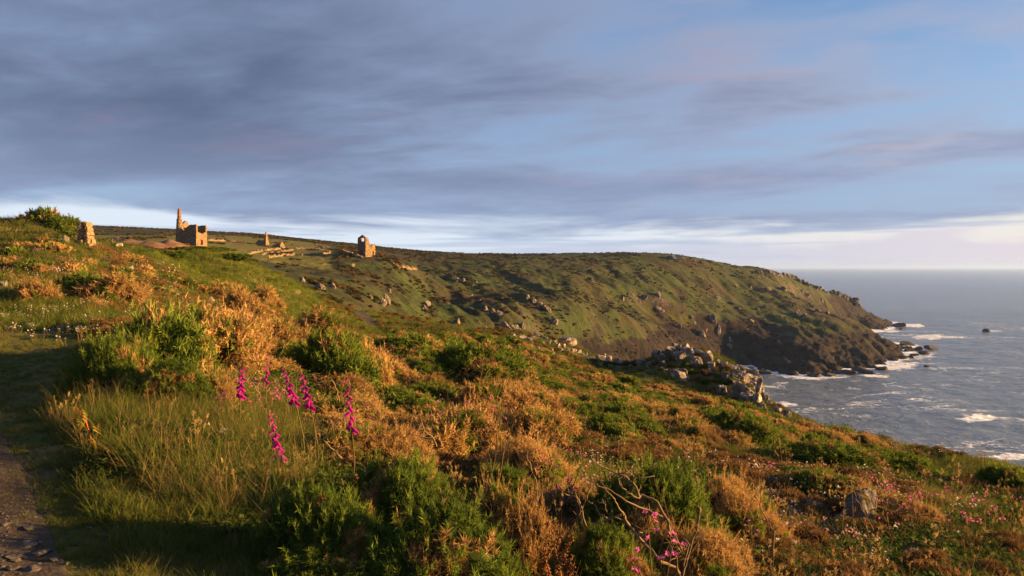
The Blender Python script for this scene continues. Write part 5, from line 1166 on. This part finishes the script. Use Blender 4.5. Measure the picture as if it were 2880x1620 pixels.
P_, px, d = spots(54000, 2.6, 16, lambda px, d, x: ~on_path(px, d) & (G5.random(len(px)) < np.where(trodden(px, d), .8, .5)))
sc1 = s3(len(P_), .7, 1.2) * (np.where(trodden(px, d), .45, 1.0) * (1 + .9 * fbm(P_[:, 0] / .4, d / .4, 2, 73)))[:, None] * (1 + d / 22)[:, None]
scatter('turf', 'short olive turf covering the ground along the path and slope', 'grass', P_, sc1, TURF, .2, 1)
P_, px, d = spots(31000, 2.6, 16, lambda px, d, x: ~on_path(px, d) & (fbm(x / 2.2, d / 2.2, 2, 41) > -.05))
scatter('green_turf', 'short green grass growing through the turf', 'grass', P_, s3(len(P_), .6, 1.2) * (np.where(trodden(px, d), .30, 1.0) * (1 + .8 * fbm(P_[:, 0] / .5, d / .5, 2, 71)))[:, None] * (1 + d / 20)[:, None], TURFG, .2, 2)
P_, px, d = spots(37000, 14, 95, lambda px, d, x: (G5.random(len(px)) < .8))
scatter('slope_grass', 'rough olive grass between the bushes further down the slope', 'grass', P_, s3(len(P_), 1.6, 3.2, (.6, 1.0)) * (1 + d / 60)[:, None], TURF + TURFG, .2, 3)
def longmask(px, d, x):
    a = sst(px, 120, 260) * (1 - sst(px, 820, 1000)) * sst(d, 3.6, 4.8) * (1 - sst(d, 9.5, 11.5)) * 1.0
    a = a * sst(px - np.interp(d, [3.5, 4.5, 5.5, 7], [700, 480, 240, 60]), 0, 120)
    b = .16 * (fbm(x / 1.6, d / 1.6, 2, 43) > .12) * (px > 900)
    return (G5.random(len(px)) < np.maximum(a, b)) & ~trodden(px, d)
P_, px, d = spots(15000, 3.4, 14, longmask, px1=3450)
scatter('long_grass', 'long arching green grass around the foxgloves and gorse', 'grass', P_, s3(len(P_), .5, 1.0) * (np.where(px > 950, .55, 1.0) * np.where(d < 4.6, .6, 1.0))[:, None], LONG, .15, 4)
P_, px, d = spots(9500, 4.2, 34, lambda px, d, x: ~trodden(px, d) & (G5.random(len(px)) < np.where((px < 560) & (d > 17), .95, np.where(px > 1500, .45, .30))) & (fbm(x / 2.5, d / 2.5, 2, 45) > -.2) & ~((px < 560) & (d < 5.2)))
scatter('dry_grass', 'straw coloured dry grass among the scrub', 'grass', P_, s3(len(P_), .40, .8) * (1 + d / 30)[:, None], STRAWB, .2, 5)
P_, px, d = spots(2600, 4.6, 26, lambda px, d, x: ~trodden(px, d) & (G5.random(len(px)) < np.where((px < 1050) & (d < 10), .42, .30)) & ~((px < 560) & (d < 5.4)), avoid=False)
scatter('seed_stalks', 'tall golden seed stalks rising above the scrub', 'grass', P_, s3(len(P_), .45, .85) * (1 + d / 30)[:, None], STALK, .12, 6)
P_, px, d = spots(500, 4.6, 18, lambda px, d, x: (px > 1450) & (G5.random(len(px)) < .6), avoid=False)
scatter('russet_stalks', 'russet sorrel stalks in the flowery slope', 'grass', P_, s3(len(P_), .6, 1.1), RSTALK, .12, 7)
P_, px, d = spots(18000, 5, 100, lambda px, d, x: ~trodden(px, d) & (fbm(x / 4, d / 4, 3, 47) > .02) & ~((px < 900) & (d > 40)) & ~((px < 1000) & (d < 10)) & ~((px > 1850) & (d < 20) & (G5.random(len(px)) < .6)), px0=250, power=.8)
scatter('heather', 'low brown heather covering the ground between the bushes', 'heather', P_, s3(len(P_), .22, .52, (.5, .9)) * (1 + d / 55)[:, None], HEATH, .15, 8)
P_, px, d = spots(19000, 4.4, 80, lambda px, d, x: ~trodden(px, d) & (fbm(x / 3, d / 3, 3, 49) > np.where((px < 1000) & (d < 9), .12, .0)), px0=300)
scatter('bramble', 'low green bramble and bracken leaves in patches on the slope', 'undergrowth', P_, s3(len(P_), .5, 1.0) * (1 + d / 40)[:, None], BRAM, .2, 9)
def wmask(px, d, x):
    row = rowof(px, d, base_z(px, d)); a = smooth_box(px, 1600, 2420, 120) * smooth_box(row, 1215, 1600, 40) * .42
    a = np.maximum(a, smooth_box(px, 2050, 2700, 80) * smooth_box(row, 1500, 1640, 25) * .4); a = np.maximum(a, smooth_box(px, 40, 620, 80) * smooth_box(row, 740, 960, 25) * .85); a = np.maximum(a, smooth_box(px, 550, 700, 30) * smooth_box(row, 1000, 1320, 40) * .25)
    a = np.maximum(a, smooth_box(px, 2350, 2900, 60) * smooth_box(row, 1350, 1460, 20) * .5); a = np.maximum(a, smooth_box(px, 490, 570, 20) * smooth_box(row, 1550, 1630, 12) * .12)
    return (G5.random(len(px)) < a) & (fbm(x / 1.1, d / 1.1, 2, 51) > -.02)
P_, px, d = spots(5000, 4, 42, wmask, avoid=False)
scatter('white_flowers', 'tiny white campion flowers sprinkled over the turf and slope', 'flowers', P_, s3(len(P_), .8, 1.5) * (1 + d / 26)[:, None], WHITE, .15, 10)
def tmask(px, d, x):
    row = rowof(px, d, base_z(px, d)); a = smooth_box(px, -200, 520, 60) * smooth_box(row, 610, 800, 20) * 1.0 * (fbm(x / 1.6, d / 1.6, 2, 53) > .02)
    b = smooth_box(px, 1650, 2650, 120) * smooth_box(row, 1240, 1640, 40) * .85 * (fbm(x / .9, d / .9, 2, 55) > -.05); return G5.random(len(px)) < np.maximum(a, b)
P_, px, d = spots(9000, 4.5, 42, tmask, avoid=False)
scatter('thrift', 'pale pink thrift cushions on the bank and flowery slope', 'flowers', P_, s3(len(P_), .6, 1.1) * (1 + d / 24)[:, None], THRIFT, .15, 11)
P_, px, d = spots(5000, 2.0, 9.4, lambda px, d, x: (px < PATH_R(d) + 60), px0=-400, px1=420, avoid=False)
q = G5.uniform(.006, .020, len(P_)) * (G5.random(len(P_)) ** 2 + .3)
scatter('gravel', 'small stones and grit on the bare footpath', 'gravel', P_ + np.array([0, 0, .014]), np.stack([q * 1.3, q, q * .6], -1), PEB, .3, 12)
# bank vegetation on the left, mound and far scrub
MOUND = [proto('sun_tinted_tuft', blades(14 + i, 34, .095, .0048, .07, .5, M['litgrass'], 2, .5)) for i in range(3)]
P_, px, d = spots(9000, 38, 88, lambda px, d, x: (px > 430) & (px < 1120), px0=430, px1=1130)
scatter('mound_grass', 'grass on the green mound and path verge, sunlight tinted into its colour', 'grass', P_, s3(len(P_), 2.4, 4.2, (.6, 1.0)), MOUND, .2, 15)
P_, px, d = spots(9000, 17, 42, lambda px, d, x: (px < 620), px1=640)
scatter('bank_grass', 'golden green grass on the flowery bank', 'grass', P_, s3(len(P_), 1.8, 3.4, (.6, 1.0)), TURFG + TURF, .2, 13)
def fmask(px, d, x):
    z = base_z(px, d); row = rowof(px, d, z); m_ = .6 * fbm(x / 30, d / 30, 4, 61) + .5 * fbm(x / 8, d / 8, 2, 63) + .12 * sst(row, 760, 690)
    return (m_ > .10) & ~((px < 950) & (d > 240) & (d < 520) & (fbm(x / 25, d / 25, 2, 67) < .25)) & (z > -52) & (d < np.interp(px, [200, 1200, 2000, 2250, 2400], [660, 640, 700, 790, 600])) & (px < 2330)
px, d = sample(60000, 150, 780, 230, 2350, .55); x = (px - 1440) / FP * d; k = fmask(px, d, x); P_ = pos(px[k], d[k]); dd_ = d[k]
scatter('headland_scrub', 'dark bracken and gorse scrub patching the headland turf', 'scrub', P_, s3(len(P_), .7, 2.1, (.55, .9)), SCRUB, .15, 14)

# ------------------------------------------------------------------ the air over land and sea
hz_m = bpy.data.materials.new('sea_air'); hz_m.use_nodes = True; t = NT(hz_m.node_tree)
pv = t.node('ShaderNodeVolumePrincipled'); pv.inputs['Color'].default_value = (.30, .48, 1.0, 1); pv.inputs['Density'].default_value = 0.000048; pv.inputs['Anisotropy'].default_value = 0.2
ho = t.node('ShaderNodeOutputMaterial'); t.l.new(pv.outputs[0], ho.inputs['Volume'])
bx = np.array([(x, y, z) for z in (-99, 52) for y in (-120, 34000) for x in (-55000, 82000)], float)
hz_o = obj('haze', mesh_np('haze', bx, [(0, 2, 3, 1), (4, 5, 7, 6), (0, 1, 5, 4), (2, 6, 7, 3), (0, 4, 6, 2), (1, 3, 7, 5)], False, [hz_m])); tag(hz_o, 'thin pale sea haze over the whole coast', 'haze', kind='stuff')
SC.cycles.volume_bounces = 0
